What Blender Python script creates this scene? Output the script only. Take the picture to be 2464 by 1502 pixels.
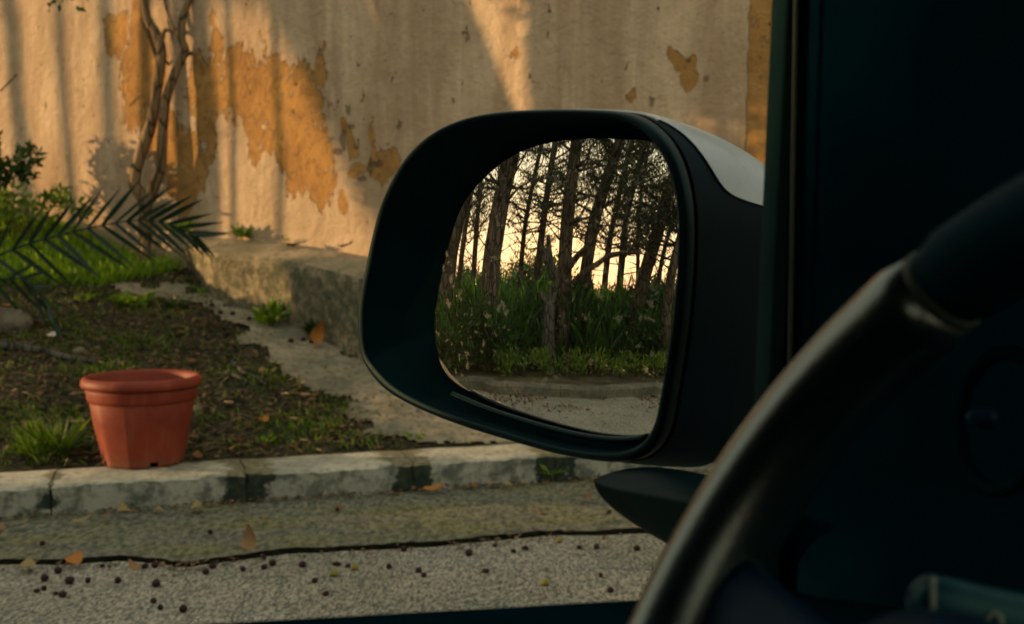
import bpy, bmesh, math, random
from mathutils import Vector, Matrix, noise
R_ = math.radians
random.seed(7)
for o in list(bpy.data.objects): bpy.data.objects.remove(o)
SC = bpy.context.scene
COL = SC.collection
# ------------------------------------------------------------------ camera
IW, IH, FP = 2464.0, 1502.0, 2800.0          # reading grid of the photograph, focal length in its pixels
HORIZON = 570.0
PITCH = math.atan((IH/2 - HORIZON)/FP)
CAM = Vector((0, 0, 1.05))
cd = bpy.data.cameras.new('camera'); cam = bpy.data.objects.new('camera', cd); COL.objects.link(cam)
cam.location = CAM; cam.rotation_euler = (R_(90) - PITCH, 0, 0)
cd.sensor_width = 36; cd.lens = FP/IW*36; cd.clip_start = .02; cd.clip_end = 600
cd.dof.use_dof = True; cd.dof.focus_distance = 1.12; cd.dof.aperture_fstop = 11.0
SC.camera = cam
# ------------------------------------------------------------------ sky, sun, exposure
SUN_PHI, SUN_EL = 93.2, 6.5                   # degrees left of straight back; elevation
S_DIR = Vector((-math.sin(R_(SUN_PHI))*math.cos(R_(SUN_EL)), -math.cos(R_(SUN_PHI))*math.cos(R_(SUN_EL)), math.sin(R_(SUN_EL))))
wd = bpy.data.worlds.new('World'); SC.world = wd; wd.use_nodes = True
nt = wd.node_tree; bg = nt.nodes['Background']
sky = nt.nodes.new('ShaderNodeTexSky'); sky.sky_type = 'NISHITA'; sky.sun_disc = False
sky.sun_elevation = R_(SUN_EL); sky.sun_rotation = math.atan2(S_DIR.x, S_DIR.y)
sky.air_density = 2.0; sky.dust_density = .3; sky.ozone_density = 1
mixn = nt.nodes.new('ShaderNodeMix'); mixn.data_type = 'RGBA'; mixn.blend_type = 'MIX'; mixn.inputs[0].default_value = .82   # thin even evening haze over the clear sky
mixn.inputs[7].default_value = (2.12, 2.15, 1.76, 1)
nt.links.new(sky.outputs[0], mixn.inputs[6]); nt.links.new(mixn.outputs[2], bg.inputs[0])
bg.inputs[1].default_value = .12
sl = bpy.data.lights.new('sun', 'SUN'); sl.energy = 2.0; sl.angle = R_(.53); sl.color = (1, .64, .29)
so = bpy.data.objects.new('sun', sl); COL.objects.link(so); so.location = S_DIR*40
so.rotation_euler = (-S_DIR).to_track_quat('-Z', 'Y').to_euler()
vs = SC.view_settings; vs.view_transform = 'Standard'; vs.look = 'None'; vs.gamma = 1; vs.exposure = 1.85
SC.display_settings.display_device = 'sRGB'
SC.cycles.use_denoising = True; SC.cycles.max_bounces = 8; SC.cycles.glossy_bounces = 5

# ------------------------------------------------------------------ measuring helpers
def ray(px, py):
    v = Vector(((px - IW/2)/FP, 1, -(py - IH/2)/FP)); c, s = math.cos(PITCH), math.sin(PITCH)
    return Vector((v.x, v.y*c + v.z*s, -v.y*s + v.z*c))
def at(px, py, d):
    r = ray(px, py); return CAM + r*(d/r.y)
def onz(px, py, z):
    r = ray(px, py); return CAM + r*((z - CAM.z)/r.z)
def onplane(px, py, p0, n):
    r = ray(px, py); return CAM + r*((p0 - CAM).dot(n)/r.dot(n))
def proj(P):
    q = P - CAM; c, s = math.cos(PITCH), math.sin(PITCH)
    y = q.y*c - q.z*s; z = q.y*s + q.z*c
    return IW/2 + FP*q.x/y, IH/2 - FP*z/y
def lerp(a, b, t): return a + (b - a)*t
def nz(x, y=0., z=0.): return noise.noise(Vector((x, y, z)))
KH = .12
K_A, K_B = onz(0, 1252, 0), onz(1386, 1158, 0)
KD = (K_B - K_A).normalized(); KN = Vector((-KD.y, KD.x, 0))         # along the kerb, away from the road
KW = .36
def ku(px): P = onz(px, 1165 - 71*px/1386, KH); return (P - K_A).dot(KD)
KJ = [(ku(a), w) for a, w in ((-1000, .05), (-420, .06), (125, .02), (590, .085), (993, .09), (1340, .08), (1760, .05), (2250, .06), (2800, .05))]
K_BACK = K_A + KN*KW
def ks(x, y): return (Vector((x, y, 0)) - K_BACK).dot(KN)
def terr(x, y, rough=1):
    s = ks(x, y); sc = max(min(s, 7), -.2)
    z = KH - .015 + .2*sc + .01*sc*abs(sc)
    if s > 0: z += rough*min(s*3, 1)*(.035*nz(x*1.7, y*1.7, 3) + .018*nz(x*6, y*6, 8))
    return z
def onterr(px, py, rough=1):
    r = ray(px, py); t = 3.0
    while t < 16:
        P = CAM + r*t
        if P.z <= terr(P.x, P.y, rough): return P
        t += .01
    return CAM + r*9
W_N = Vector((-.545, -.838, 0)).normalized(); W_P = at(880, 570, 7.0); W_D = Vector((-W_N.y, W_N.x, 0))
if W_D.x < 0: W_D = -W_D
def onwall(px, py): return onplane(px, py, W_P, W_N)
W_O = onwall(1232, 570); W_O.z = 0
def wuz(px, py):
    P = onwall(px, py); return (P - W_O).dot(W_D), P.z

# ------------------------------------------------------------------ mesh helpers
class MB:
    def __init__(s): s.v = []; s.f = []
    def add(s, vs, fs):
        b = len(s.v); s.v += [tuple(v) for v in vs]; s.f += [tuple(i + b for i in f) for f in fs]; return s
    def box(s, x0, x1, y0, y1, z0, z1, M=None):
        vs = [Vector((x, y, z)) for x in (x0, x1) for y in (y0, y1) for z in (z0, z1)]
        if M: vs = [M @ v for v in vs]
        return s.add(vs, [(0, 1, 3, 2), (4, 6, 7, 5), (0, 4, 5, 1), (2, 3, 7, 6), (0, 2, 6, 4), (1, 5, 7, 3)])
    def loft(s, loops, cap0=False, cap1=False, closed=True):
        n = len(loops[0]); vs = [p for l in loops for p in l]; fs = []
        for i in range(len(loops) - 1):
            for j in range(n if closed else n - 1):
                k = (j + 1) % n; fs.append((i*n + j, i*n + k, (i + 1)*n + k, (i + 1)*n + j))
        if cap0: fs.append(tuple(range(n - 1, -1, -1)))
        if cap1: fs.append(tuple((len(loops) - 1)*n + j for j in range(n)))
        return s.add(vs, fs)
    def tube(s, pts, rad, n=8, cap=True, wob=0):
        pts = [Vector(p) for p in pts]; loops = []; u = None
        for i, p in enumerate(pts):
            t = (pts[min(i + 1, len(pts) - 1)] - pts[max(i - 1, 0)]).normalized()
            if u is None: u = t.orthogonal().normalized()
            u = (u - t*u.dot(t)).normalized(); w = t.cross(u); r = rad[i] if isinstance(rad, (list, tuple)) else rad
            L = []
            for j in range(n):
                a = 2*math.pi*j/n; q = 1 + (wob*nz(p.x*3 + math.cos(a), p.y*3 + math.sin(a), p.z*3) if wob else 0)
                L.append(p + (u*math.cos(a) + w*math.sin(a))*r*q)
            loops.append(L)
        return s.loft(loops, cap, cap)
    def card(s, c, d, n, l, w):       # pointed leaf, folded a little along its midrib
        d = d.normalized(); sd = d.cross(n)
        if sd.length < 1e-4: sd = d.orthogonal()
        sd.normalize(); nn = sd.cross(d)
        return s.add([c, c + d*l*.45 + sd*w*.5 + nn*w*.12, c + d*l, c + d*l*.45 - sd*w*.5 + nn*w*.12], [(0, 1, 2), (0, 2, 3)])
    def build(s, name, m, parent=None, smooth=True, loc=None):
        me = bpy.data.meshes.new(name); me.from_pydata(s.v, [], s.f); me.materials.append(m); me.update()
        if smooth: me.polygons.foreach_set('use_smooth', [True]*len(me.polygons))
        return link(name, me, parent, loc)
def link(name, data, parent=None, loc=None):
    o = bpy.data.objects.new(name, data); COL.objects.link(o)
    if parent: o.parent = parent
    if loc is not None: o.location = loc
    return o
def tag(o, label, cat, group=None, kind=None):
    o['label'] = label
    if cat: o['category'] = cat
    if group: o['group'] = group
    if kind: o['kind'] = kind
    return o
def empty(name, loc=(0, 0, 0)):
    o = bpy.data.objects.new(name, None); o.empty_display_size = .1; COL.objects.link(o); o.location = loc; return o
def local(P, o): return Vector(P) - o.location
def bevel(o, w, seg=2, ang=30):
    m = o.modifiers.new('bevel', 'BEVEL'); m.width = w; m.segments = seg; m.limit_method = 'ANGLE'; m.angle_limit = R_(ang); return o
def catmull(pts, per=8, closed=False):
    out = []; n = len(pts); pts = [Vector(p) for p in pts]
    for i in range(n if closed else n - 1):
        g = (lambda k: pts[k % n]) if closed else (lambda k: pts[max(0, min(n - 1, k))])
        a, b, c, d = g(i - 1), g(i), g(i + 1), g(i + 2)
        for k in range(per):
            t = k/per; out.append(.5*((2*b) + (c - a)*t + (2*a - 5*b + 4*c - d)*t*t + (3*b - a - 3*c + d)*t**3))
    if not closed: out.append(pts[-1])
    return out
def rdir(zb=0.):
    while 1:
        v = Vector((random.uniform(-1, 1), random.uniform(-1, 1), random.uniform(-1, 1)))
        if .05 < v.length < 1: v.normalize(); v.z += zb; return v.normalized()
def inpoly(x, y, P):
    c = False; j = len(P) - 1
    for i in range(len(P)):
        if (P[i][1] > y) != (P[j][1] > y) and x < (P[j][0] - P[i][0])*(y - P[i][1])/(P[j][1] - P[i][1]) + P[i][0]: c = not c
        j = i
    return c

# ------------------------------------------------------------------ materials
class NT:
    def __init__(s, name):
        s.m = bpy.data.materials.new(name); s.m.use_nodes = True; s.t = s.m.node_tree; s.b = s.t.nodes['Principled BSDF']; s.out = s.t.nodes['Material Output']
        s.tc = s.t.nodes.new('ShaderNodeTexCoord')
    def n(s, typ, **k):
        o = s.t.nodes.new(typ)
        for a, b in k.items(): setattr(o, a, b)
        return o
    def l(s, a, b): s.t.links.new(a, b)
    def put(s, sock, v):
        if hasattr(v, 'is_output') or isinstance(v, bpy.types.NodeSocket): s.l(v, sock)
        elif isinstance(v, (tuple, list)) and len(v) == 3 and sock.type == 'RGBA': sock.default_value = (*v, 1)
        else: sock.default_value = v
    def math(s, op, a, b=0., c=0., clamp=False):
        o = s.n('ShaderNodeMath', operation=op, use_clamp=clamp)
        for i, v in enumerate((a, b, c)): s.put(o.inputs[i], v)
        return o.outputs[0]
    def mix(s, f, a, b, mode='MIX'):
        o = s.n('ShaderNodeMix', data_type='RGBA', blend_type=mode)
        s.put(o.inputs[0], f); s.put(o.inputs[6], a); s.put(o.inputs[7], b); return o.outputs[2]
    def vec(s, scale=(1, 1, 1), coord='Object'):
        o = s.n('ShaderNodeMapping'); s.l(s.tc.outputs[coord], o.inputs[0]); o.inputs['Scale'].default_value = scale; return o.outputs[0]
    def noise(s, scale, detail=4, rough=.55, vec=None, dist=0.):
        o = s.n('ShaderNodeTexNoise'); o.inputs['Scale'].default_value = scale; o.inputs['Detail'].default_value = detail
        o.inputs['Roughness'].default_value = rough; o.inputs['Distortion'].default_value = dist
        s.l(vec if vec is not None else s.vec(), o.inputs['Vector']); return o.outputs[0]
    def voro(s, scale, vec=None, feat='F1', out=0):
        o = s.n('ShaderNodeTexVoronoi', feature=feat); o.inputs['Scale'].default_value = scale
        s.l(vec if vec is not None else s.vec(), o.inputs['Vector']); return o.outputs[out]
    def ramp(s, f, lo, hi):
        o = s.n('ShaderNodeMapRange', interpolation_type='SMOOTHSTEP'); s.put(o.inputs[0], f); o.inputs[1].default_value = lo; o.inputs[2].default_value = hi; return o.outputs[0]
    def bump(s, h, strength=.5, dist=.01, prev=None):
        o = s.n('ShaderNodeBump'); o.inputs['Strength'].default_value = strength; o.inputs['Distance'].default_value = dist; s.l(h, o.inputs['Height'])
        if prev is not None: s.l(prev, o.inputs['Normal'])
        return o.outputs[0]
    def fin(s, base, rough=.8, spec=.3, normal=None, **k):
        s.put(s.b.inputs['Base Color'], base); s.put(s.b.inputs['Roughness'], rough); s.put(s.b.inputs['Specular IOR Level'], spec)
        if normal is not None: s.l(normal, s.b.inputs['Normal'])
        for a, v in k.items(): s.put(s.b.inputs[a], v)
        return s.m
def simple(name, c, rough=.5, spec=.5, var=.25, scale=30, bs=.15, bd=.002, **k):
    t = NT(name); f = t.noise(scale, 5); c2 = tuple(x*(1 - var) for x in c); c3 = tuple(x*(1 + var) for x in c)
    return t.fin(t.mix(t.ramp(f, .3, .7), c2, c3), rough, spec, t.bump(f, bs, bd), **k)
def leafmat(name, c1, c2, trans=.35, rough=.45, scale=6.):
    t = NT(name); ob = t.n('ShaderNodeObjectInfo')
    g = t.n('ShaderNodeNewGeometry'); f = t.math('ADD', t.math('MULTIPLY', t.noise(scale, 3), .6), t.math('MULTIPLY', g.outputs['Random Per Island'], .5))
    c = t.mix(t.ramp(f, .3, .85), c1, c2); t.fin(c, rough, .35)
    tr = t.n('ShaderNodeBsdfTranslucent'); t.put(tr.inputs[0], t.mix(1., c, (1.25, 1.3, .6), 'MULTIPLY'))
    mx = t.n('ShaderNodeMixShader'); mx.inputs[0].default_value = trans
    t.l(t.b.outputs[0], mx.inputs[1]); t.l(tr.outputs[0], mx.inputs[2]); t.l(mx.outputs[0], t.out.inputs[0]); return t.m

def m_road():
    t = NT('road_chipping'); mv = t.vec((1, .45, 1)); v = t.voro(150, mv); n1 = t.noise(95, 6, .7, mv); n2 = t.noise(1.5, 4); rc = t.voro(150, mv, out=1)
    f = t.math('ADD', t.math('MULTIPLY', rc, .55), t.math('MULTIPLY', n1, .5))
    c = t.mix(t.ramp(f, .25, .85), (.055, .060, .054), (.35, .31, .245))
    c = t.mix(t.ramp(n2, .35, .7), c, t.mix(1., c, (.78, .80, .74), 'MULTIPLY'))
    n5 = t.noise(.55, 5, .6); c = t.mix(t.math('MULTIPLY', t.ramp(n5, .46, .62), .35), c, t.mix(1., c, (.62, .66, .62), 'MULTIPLY')); cv = t.n('ShaderNodeTexVoronoi', feature='DISTANCE_TO_EDGE'); cv.inputs['Scale'].default_value = .75; dv = t.n('ShaderNodeVectorMath', operation='ADD'); nn = t.n('ShaderNodeTexNoise'); nn.inputs['Scale'].default_value = 5; nn.inputs['Detail'].default_value = 5; t.l(t.vec(), nn.inputs['Vector']); t.l(t.vec(), dv.inputs[0]); sc_ = t.n('ShaderNodeVectorMath', operation='SCALE'); t.l(nn.outputs['Color'], sc_.inputs[0]); sc_.inputs['Scale'].default_value = .35; t.l(sc_.outputs[0], dv.inputs[1]); t.l(dv.outputs[0], cv.inputs['Vector'])
    crk = t.math('MULTIPLY', t.ramp(cv.outputs[0], .007, .001), t.ramp(n2, .42, .6)); c = t.mix(t.math('MULTIPLY', crk, .85), c, (.02, .02, .018)); h = t.math('SUBTRACT', t.math('SUBTRACT', n1, t.math('MULTIPLY', v, 1.2)), t.math('MULTIPLY', crk, 2.))
    return t.fin(c, .9, .2, t.bump(h, .35, .003))
def m_gutter():
    t = NT('mossy_gutter_concrete'); n1 = t.noise(55, 6, .7, t.vec((1, .45, 1))); n2 = t.noise(3.2, 5, .6, t.vec((.6, 1.6, 1))); n3 = t.noise(110, 3, .55, t.vec((1, .45, 1)))
    c = t.mix(t.ramp(n1, .3, .72), (.026, .034, .028), (.185, .17, .125)); g = t.mix(t.ramp(n1, .3, .7), (.038, .046, .02), (.19, .175, .08))
    c = t.mix(t.math('MULTIPLY', t.ramp(n2, .42, .68), .85), c, g)
    c = t.mix(t.ramp(n3, .66, .74), c, (.32, .28, .2))
    return t.fin(c, .95, .15, t.bump(t.math('ADD', n1, t.math('MULTIPLY', n3, .4)), .35, .005))
def m_kerb():
    t = NT('kerb_concrete'); n1 = t.noise(34, 6, .7); n2 = t.noise(5, 5, .6); n3 = t.noise(13, 5, .68); n4 = t.noise(7, 5, .65)
    geo = t.n('ShaderNodeNewGeometry'); sx = t.n('ShaderNodeSeparateXYZ'); t.l(geo.outputs['Normal'], sx.inputs[0]); side = t.ramp(sx.outputs[2], .8, .35)
    sp = t.n('ShaderNodeSeparateXYZ'); t.l(t.tc.outputs['Object'], sp.inputs[0]); u = t.math('ADD', t.math('MULTIPLY', sp.outputs[0], KD.x), t.math('MULTIPLY', sp.outputs[1], KD.y))
    c = t.mix(t.ramp(n2, .3, .7), (.24, .23, .18), (.44, .40, .31)); c = t.mix(t.math('MULTIPLY', t.ramp(n1, .46, .66), .65), c, (.09, .095, .075))
    d = t.mix(t.ramp(n3, .42, .60), (.21, .21, .175), (.035, .046, .038))          # upright face mottled darker, its shade mixed into the colour
    c = t.mix(t.math('MULTIPLY', side, .8), c, d); acc = None
    for uj, w in KJ:                                                             # moss spreading out of each joint
        e = t.math('SUBTRACT', w, t.math('ABSOLUTE', t.math('SUBTRACT', u, uj))); acc = e if acc is None else t.math('MAXIMUM', acc, e)
    z = sp.outputs[2]; m = t.ramp(t.math('ADD', acc, t.math('ADD', t.math('MULTIPLY', t.math('SUBTRACT', n4, .5), .30), t.math('MULTIPLY', t.math('SUBTRACT', n3, .5), .14))), -.012, .016)
    moss = t.mix(t.ramp(n1, .4, .65), (.010, .017, .013), (.028, .036, .022)); olive = t.mix(t.ramp(n1, .4, .65), (.11, .10, .055), (.2, .175, .11))
    c = t.mix(m, c, t.mix(side, olive, moss))
    return t.fin(c, .92, .2, t.bump(t.math('ADD', n1, n3), .7, .009))
def m_joint():
    t = NT('mossed_joint'); n1 = t.noise(22, 5, .65); geo = t.n('ShaderNodeNewGeometry'); sx = t.n('ShaderNodeSeparateXYZ'); t.l(geo.outputs['Normal'], sx.inputs[0])
    c = t.mix(t.ramp(n1, .35, .7), (.012, .016, .010), (.030, .034, .020)); d = t.mix(t.ramp(n1, .35, .7), (.10, .085, .05), (.20, .17, .10))   # moss on the upright face, bare mortar on top
    return t.fin(t.mix(t.ramp(sx.outputs[2], .5, .9), c, d), 1, .1, t.bump(n1, .8, .01))
def m_pot():
    t = NT('terracotta_plastic'); n1 = t.noise(7, 5, .6); n2 = t.noise(40, 5, .7); n3 = t.noise(3, 4, .6, t.vec((6, 6, .8))); sp = t.n('ShaderNodeSeparateXYZ'); t.l(t.tc.outputs['Object'], sp.inputs[0])
    c = t.mix(t.ramp(n1, .3, .7), (.135, .019, .009), (.19, .030, .013)); c = t.mix(t.math('MULTIPLY', t.ramp(n3, .5, .75), .35), c, (.23, .075, .045))
    low = t.math('MULTIPLY', t.ramp(t.math('ADD', sp.outputs[2], t.math('MULTIPLY', t.math('SUBTRACT', n1, .5), .12)), .09, .0), t.ramp(n2, .4, .6)); c = t.mix(t.math('MULTIPLY', low, .6), c, (.09, .06, .035)); c = t.mix(t.math('MULTIPLY', t.ramp(n2, .62, .72), .4), c, (.10, .05, .03))
    return t.fin(c, t.math('ADD', .45, t.math('MULTIPLY', n1, .3)), .2, t.bump(n2, .15, .003))
def m_soil():
    t = NT('bed_soil'); n1 = t.noise(22, 8, .72); n2 = t.noise(4, 5, .6); n3 = t.noise(60, 4, .7); n4 = t.noise(1.6, 4)
    c = t.mix(t.ramp(n1, .32, .7), (.006, .009, .007), (.085, .068, .040)); c = t.mix(t.math('MULTIPLY', t.ramp(n2, .5, .72), .7), c, (.022, .034, .010))
    c = t.mix(t.ramp(n3, .66, .78), c, (.22, .16, .09)); c = t.mix(t.math('MULTIPLY', t.ramp(n4, .5, .75), .35), c, (.16, .115, .06))
    return t.fin(c, 1, .1, t.bump(t.math('ADD', n1, t.math('MULTIPLY', n3, .5)), 1, .02))
def m_path(name='path_concrete', a=(.30, .245, .165), b=(.14, .13, .09), side=False):
    t = NT(name); n1 = t.noise(26, 7, .7); n2 = t.noise(2.6, 6, .65); n3 = t.noise(90, 3)
    c = t.mix(t.ramp(n2, .35, .65), a, b); c = t.mix(t.math('MULTIPLY', t.ramp(n1, .46, .68), .75), c, (.050, .055, .038))
    c = t.mix(t.ramp(n3, .68, .75), c, (.34, .28, .19))
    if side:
        geo = t.n('ShaderNodeNewGeometry'); sx = t.n('ShaderNodeSeparateXYZ'); t.l(geo.outputs['Normal'], sx.inputs[0]); f = t.math('MULTIPLY', t.ramp(sx.outputs[2], .8, .4), t.ramp(t.noise(14, 6, .72), .38, .6)); c = t.mix(t.math('MULTIPLY', f, .8), c, (.045, .052, .030))  # moss speckle on upright faces, also darkening them as painted shading
    return t.fin(c, .95, .15, t.bump(t.math('ADD', n1, t.math('MULTIPLY', n2, .6)), .8, .014))
def m_wall():
    t = NT('flaking_plaster')
    sp = t.n('ShaderNodeSeparateXYZ'); t.l(t.tc.outputs['Object'], sp.inputs[0]); U, Z = sp.outputs[0], sp.outputs[2]
    U0 = U; wv = t.n('ShaderNodeTexNoise'); wv.inputs['Scale'].default_value = 4.5; wv.inputs['Detail'].default_value = 5; t.l(t.vec((1, 1, .6)), wv.inputs['Vector']); ws = t.n('ShaderNodeSeparateXYZ'); t.l(wv.outputs['Color'], ws.inputs[0])
    U = t.math('ADD', U, t.math('MULTIPLY', t.math('SUBTRACT', ws.outputs[0], .5), .34)); Z = t.math('ADD', Z, t.math('MULTIPLY', t.math('SUBTRACT', ws.outputs[1], .5), .6))
    ells = [(284, 88, 26, 62), (352, 190, 52, 130), (392, 330, 46, 80), (330, 60, 20, 120), (490, 250, 40, 110), (600, 215, 85, 95), (700, 265, 80, 110), (770, 150, 22, 40), (722, 405, 26, 75), (765, 385, 34, 95), (455, 420, 40, 85), (520, 120, 18, 70), (640, 330, 40, 50),
            (905, 345, 14, 34), (860, 395, 22, 26), (840, 330, 16, 26), (925, 400, 26, 34), (1640, 150, 26, 30), (1500, 235, 12, 26), (1655, 195, 20, 20), (1240, 120, 8, 16), (820, 480, 16, 30)]
    acc = None
    for (x, y, a, b) in ells:
        u0, z0 = wuz(x, y); ua = abs(wuz(x + a, y)[0] - wuz(x - a, y)[0])/2; zb = abs(wuz(x, y + b)[1] - wuz(x, y - b)[1])/2
        p = t.math('POWER', t.math('ABSOLUTE', t.math('MULTIPLY', t.math('SUBTRACT', U, u0), 1/ua)), 2.)
        q = t.math('POWER', t.math('ABSOLUTE', t.math('MULTIPLY', t.math('SUBTRACT', Z, z0), 1/zb)), 2.)
        e = t.math('MAXIMUM', t.math('SUBTRACT', 1., t.math('ADD', p, q)), -1.5)
        acc = e if acc is None else t.math('MAXIMUM', acc, e)
    u1 = wuz(1800, 150)[0]; strip = t.math('MULTIPLY', t.math('SUBTRACT', U0, u1), 22.)
    nA = t.noise(7, 7, .66, t.vec((1.25, 1, .6))); nB = t.noise(26, 4, .6, t.vec((1.2, 1, .6)))
    acc = t.math('ADD', acc, t.math('MULTIPLY', t.math('SUBTRACT', nA, .5), 3.8)); acc = t.math('ADD', acc, t.math('MULTIPLY', t.math('SUBTRACT', nB, .5), 1.7))
    acc = t.math('ADD', acc, .08)
    acc = t.math('MAXIMUM', acc, t.math('ADD', strip, t.math('MULTIPLY', t.math('SUBTRACT', nB, .5), .9)))
    lost = t.math('MULTIPLY', t.ramp(acc, -.10, .14), t.math('SUBTRACT', 1., t.math('MULTIPLY', t.ramp(t.noise(19, 5, .7, t.vec((1.2, 1, .6))), .58, .66), .75)))
    streak = t.noise(1.3, 8, .7, t.vec((3.6, 1, .5)), .6); stain = t.noise(2.1, 5, .6); fine = t.noise(55, 5, .7); mid = t.noise(13, 5, .65)
    paint = t.mix(t.ramp(streak, .3, .72), (.36, .245, .155), (.60, .445, .30)); paint = t.mix(t.math('MULTIPLY', t.ramp(stain, .42, .7), .5), paint, (.30, .205, .12))
    paint = t.mix(t.math('MULTIPLY', t.ramp(mid, .54, .75), .5), paint, (.21, .15, .09)); blo = t.noise(.9, 6, .65); paint = t.mix(t.math('MULTIPLY', t.ramp(blo, .4, .65), .35), paint, (.30, .215, .13))
    ochre = t.mix(t.ramp(stain, .3, .7), (.42, .225, .070), (.28, .145, .050)); ochre = t.mix(t.math('MULTIPLY', t.ramp(mid, .46, .68), .6), ochre, (.19, .098, .036))
    c = t.mix(lost, paint, ochre)
    # pits where render has dropped out, and a dark line under the lifted edge of the paint
    pit = t.ramp(t.noise(15, 2, .5, t.vec((1.25, 1, .75))), .70, .735); edge = t.math('MULTIPLY', t.ramp(acc, -.22, -.03), t.math('SUBTRACT', 1., t.ramp(acc, .0, .14)))
    c = t.mix(t.math('MULTIPLY', pit, .8), c, (.085, .058, .032)); c = t.mix(t.math('MULTIPLY', edge, t.math('MULTIPLY', t.ramp(nB, .45, .6), .55)), c, (.14, .09, .045))
    cr = None
    for (x, y, a, b) in [(839, 265, 4, 16), (828, 338, 5, 26), (815, 366, 9, 8), (846, 306, 9, 6), (861, 348, 4, 13), (893, 400, 5, 24), (912, 395, 12, 9), (1123, 82, 6, 22), (1318, 85, 5, 10), (872, 430, 9, 8), (1240, 330, 5, 12), (875, 230, 4, 18), (1700, 190, 8, 8), (1568, 245, 5, 14), (962, 300, 4, 14), (640, 140, 4, 10)]:
        u0, z0 = wuz(x, y); ua = abs(wuz(x + a, y)[0] - wuz(x - a, y)[0])/2; zb = abs(wuz(x, y + b)[1] - wuz(x, y - b)[1])/2
        wu = t.math('ADD', U0, t.math('MULTIPLY', t.math('SUBTRACT', nB, .5), .10))
        p = t.math('POWER', t.math('ABSOLUTE', t.math('MULTIPLY', t.math('SUBTRACT', wu, u0), 1/ua)), 2.); q = t.math('POWER', t.math('ABSOLUTE', t.math('MULTIPLY', t.math('SUBTRACT', sp.outputs[2], z0), 1/zb)), 2.)
        e = t.math('SUBTRACT', 1., t.math('ADD', p, q)); cr = e if cr is None else t.math('MAXIMUM', cr, e)
    cr = t.ramp(t.math('ADD', cr, t.math('MULTIPLY', t.math('SUBTRACT', fine, .5), 1.6)), -.1, .3); c = t.mix(t.math('MULTIPLY', cr, .6), c, (.075, .048, .026)); pit = t.math('MAXIMUM', pit, cr)
    # damp algae band low on the wall
    low = t.math('MULTIPLY', t.ramp(t.math('ADD', Z, t.math('MULTIPLY', t.math('SUBTRACT', nA, .5), .9)), 1.28, .98), t.ramp(U, -1.1, -.5))
    c = t.mix(t.math('MULTIPLY', low, .6), c, (.12, .105, .055))
    h = t.math('SUBTRACT', t.math('ADD', t.math('MULTIPLY', fine, .35), t.math('MULTIPLY', mid, .8)), t.math('MULTIPLY', lost, .55)); h = t.math('SUBTRACT', h, t.math('MULTIPLY', pit, 1.1))
    return t.fin(c, .95, .12, t.bump(h, 1., .028))
def m_bark(name, a, b):
    t = NT(name); n1 = t.noise(9, 6, .7, t.vec((1, 1, .35))); v = t.voro(16, t.vec((1, 1, .3)), 'DISTANCE_TO_EDGE')
    c = t.mix(t.ramp(n1, .3, .7), a, b); c = t.mix(t.ramp(v, .12, .0), c, tuple(x*.35 for x in a))
    return t.fin(c, .95, .15, t.bump(t.math('ADD', n1, v), 1, .03))
def m_plastic(name, c, rough, sc=900, bs=.25, spec=.5, st=(.45, .95, .95), **kk):
    t = NT(name); n1 = t.noise(sc, 2, .5); n2 = t.noise(14, 4, .6)
    return t.fin(t.mix(t.ramp(n2, .3, .7), tuple(x*.8 for x in c), tuple(x*1.2 for x in c)), t.math('ADD', t.math('MULTIPLY', t.math('SUBTRACT', n2, .5), .18), rough), spec, t.bump(n1, bs, .0004), **{'Specular Tint': st}, **kk)
def m_mirror():
    t = NT('mirror_silvering'); n1 = t.noise(130, 3, .5, dist=.5); n2 = t.noise(20, 3); n3 = t.noise(420, 2)
    sel = t.voro(70, out=0); blot = t.math('MULTIPLY', t.ramp(n1, .60, .655), t.ramp(n2, .40, .54))
    dots = t.math('MULTIPLY', t.ramp(n3, .70, .76), .5)
    dirt = t.math('ADD', t.math('MULTIPLY', t.math('MAXIMUM', blot, dots), .32), t.math('ADD', .010, t.math('MULTIPLY', n2, .014)))  # real flecks, plus an even film standing in for haze over the reflection
    t.fin((.94, .92, .87), .0, .5, Metallic=1.0)
    df = t.n('ShaderNodeBsdfDiffuse'); df.inputs[0].default_value = (.62, .53, .40, 1)
    mx = t.n('ShaderNodeMixShader'); t.l(dirt, mx.inputs[0]); t.l(t.b.outputs[0], mx.inputs[1]); t.l(df.outputs[0], mx.inputs[2]); t.l(mx.outputs[0], t.out.inputs[0]); return t.m
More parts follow.
